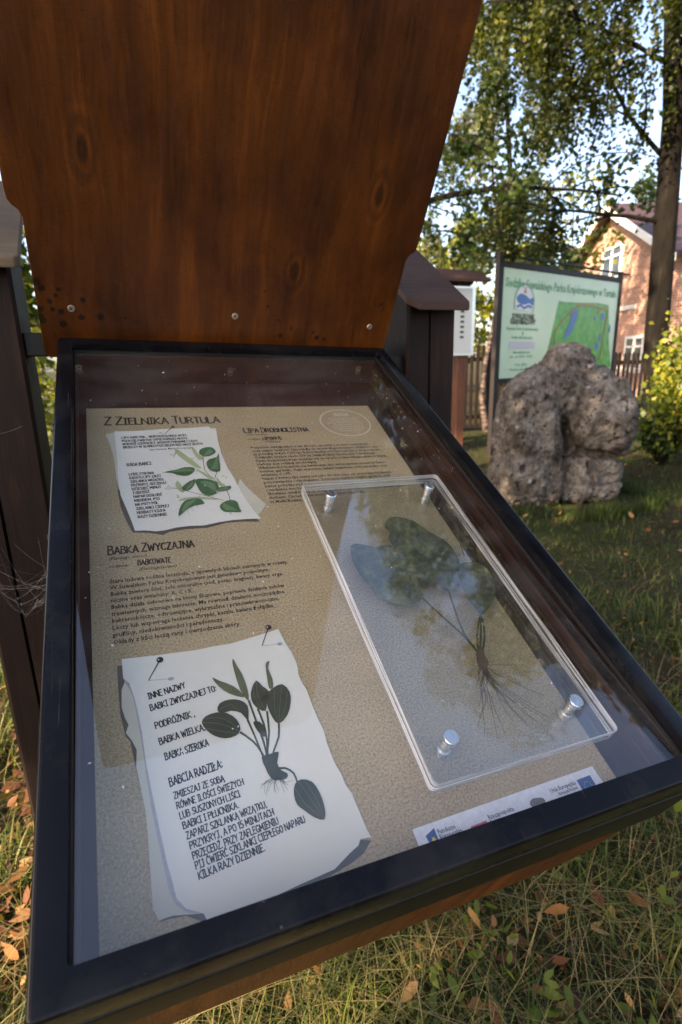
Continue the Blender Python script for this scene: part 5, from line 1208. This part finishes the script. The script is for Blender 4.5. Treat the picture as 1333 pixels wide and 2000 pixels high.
# big tree left of and behind the camera whose crown shades the stand and the boulder
def crownmass(name, label, base, top, tr, blobs, leaf, dens, seed, mat, bark):
    g = np.random.default_rng(seed)
    t = thing(name, base, label, 'tree'); b = B()
    bz = Vector(base)
    b.tube([(0, 0, -.05), (.05, .05, top * .35), (0, .1, top * .7), (0, 0, top)], [tr * 1.3, tr, tr * .7, tr * .2], 12)
    C = []
    for (x, y, z, r_) in blobs:
        c = np.array([x, y, z]) - np.array(base)
        st = np.array([0, .05, min(top * .8, max(1.8, c[2] - 1.2))])
        mid = (st + c) / 2 + np.array([0, 0, .3])
        b.tube([st, mid, c], [tr * .35, tr * .2, .02], 6)
        n = int(dens * r_ ** 2)
        d = g.normal(size=(n, 3)); d /= np.linalg.norm(d, axis=1)[:, None]
        C.append(c + d * (r_ * g.uniform(.25, 1, n) ** .6)[:, None] * np.array([1, 1, .8]))
    C = np.concatenate(C)
    V, F, T = leafquads(C, leaf, g, 0, (0, 1), 1.35)
    obj('trunk', b.me('trunk', bark, smooth=True), t); obj('crown', npmesh('crown', V, F, mat, T), t)
S_ = np.array(SUN)
def at_sun(p, dist): return np.array(p) + S_ * dist
bl = []
# the crown hangs between the sun and the stand
for p, dist, r_ in (((-.1, .8, 1.5), 7.5, 1.15), ((.3, 1.0, 1.1), 8.3, 1.1), ((-.2, 1.1, 2.1), 7.0, 1.1), ((-.05, .6, .7), 8.4, .6), ((2.0, 2.9, .1), 9, .95), ((1.9, 3.7, .1), 9.5, .8), ((-.1, .3, 1.3), 7.3, .8), ((3.2, 3.0, .0), 10, .6), ((1.5, 2.7, .0), 9, .8), ((2.5, 4.4, .0), 9.7, .5)):
    q = at_sun(p, dist); bl.append((q[0], q[1], q[2], r_))
crownmass('shade_tree', 'tall lime tree left of the stand, shading it', (-5.6, -5.0, 0), 7.5, .32, bl, .14, 720, 3, M['limetree'], M['bark'])
bl = []
for p, dist, r_ in (((2.1, 5.5, 1.0), 9, 1.0), ((2.6, 5.5, .7), 9.6, .75), ((2.0, 4.9, .1), 9.2, .9), ((1.4, 6.2, .6), 9, .9), ((2.9, 8.6, 2.0), 10, 1.2), ((4.2, 9.6, 2.0), 10.5, 1.2), ((2.4, 5.6, 1.5), 9.3, .6)):
    q = at_sun(p, dist); bl.append((q[0], q[1], q[2], r_))
crownmass('maple_tree', 'spreading tree further left, shading the boulder', (-5.0, .6, 0), 7.0, .28, bl, .14, 560, 4, M['limetree'], M['bark'])
# tall tree out to the right whose crown is mirrored in the cover glass
bl = []; gg = np.random.default_rng(77)
for k in range(40):
    az = rad(gg.uniform(32, 68)); el = rad(gg.uniform(34, 60 - max(0, k - 30))); hd = gg.uniform(6.0, 8.0)
    bl.append((.2 + hd * math.sin(az), .6 + hd * math.cos(az), 1.2 + hd * math.tan(el), gg.uniform(.6, 1.15)))
crownmass('ash_tree', 'tall broad-crowned tree out to the right of the boulder', (6.9, 4.4, 0), 9.5, .3, bl, .12, 900, 6, M['darktree'], M['bark'])
bl = [(*at_sun((10.4, y, z), d), r_) for y, z, d, r_ in ((21.2, 4.6, 3.2, .8), (22.6, 5.4, 3.4, .7), (20.4, 3.4, 3.0, .8), (21.9, 3.2, 2.8, .7), (23.6, 4.2, 3.2, .7), (20.0, 5.0, 3.4, .6))]  # added crown clumps, set sunward of the gable to dapple its wall with shade
crownmass('dapple_tree', 'sparse tree added to throw leaf shade on the brick gable', (8.0, 20.0, 0), 4.6, .09, bl, .13, 130, 12, M['bushleaf'], M['bark'])

# ------------------------------------------------------------------ shrubs
def shrub(name, label, loc, rx, ry, h, n, leaf, mat, seed, group=None, elong=1.3):
    g = np.random.default_rng(seed); t = thing(name, loc, label, 'shrub', group)
    k = 26; cen = g.normal(size=(k, 3)) * [.42, .42, .27] + [0, 0, .52]
    cen = cen[(cen[:, 2] > .05)]
    C = np.concatenate([c + g.normal(size=(n // len(cen), 3)) * .13 for c in cen]) * [rx, ry, h]
    C = C[C[:, 2] > .01]
    V, F, T = leafquads(C, leaf, g, 0, (0, 1), elong)
    b = B()
    for c in cen[:12]: b.tube([(c[0] * rx * .1, c[1] * ry * .1, -.03), (c[0] * rx * .5, c[1] * ry * .5, c[2] * h * .6), (c[0] * rx, c[1] * ry, c[2] * h)], [.02, .012, .004], 5, False)
    obj('stems', b.me('stems', M['bark']), t); obj('foliage', npmesh('foliage', V, F, mat, T), t)
shrub('shrub', 'sunlit yellow-green shrub at the right of the boulder', (4.75, 7.0, 0), .75, .6, 2.1, 5200, .055, M['bushleaf'], 51)
shrub('shrub', 'low dark green shrub under the big birch', (4.35, 7.4, 0), .5, .4, .8, 1800, .06, M['limetree'], 52)
shrub('shrub', 'bright green shrub seen between the left post and the lid', (-4.2, 7.2, 0), 1.2, .9, 3.2, 5200, .09, M['bushleaf'], 53)
shrub('shrub', 'leafy green shrub behind the left post, by the fence', (-2.6, 7.8, 0), 1.0, .8, 2.2, 3600, .09, M['limetree'], 54)
shrub('shrub', 'loose shrub by the fence behind the lid', (-.4, 7.9, 0), .9, .7, 1.8, 2600, .09, M['bushleaf'], 55)
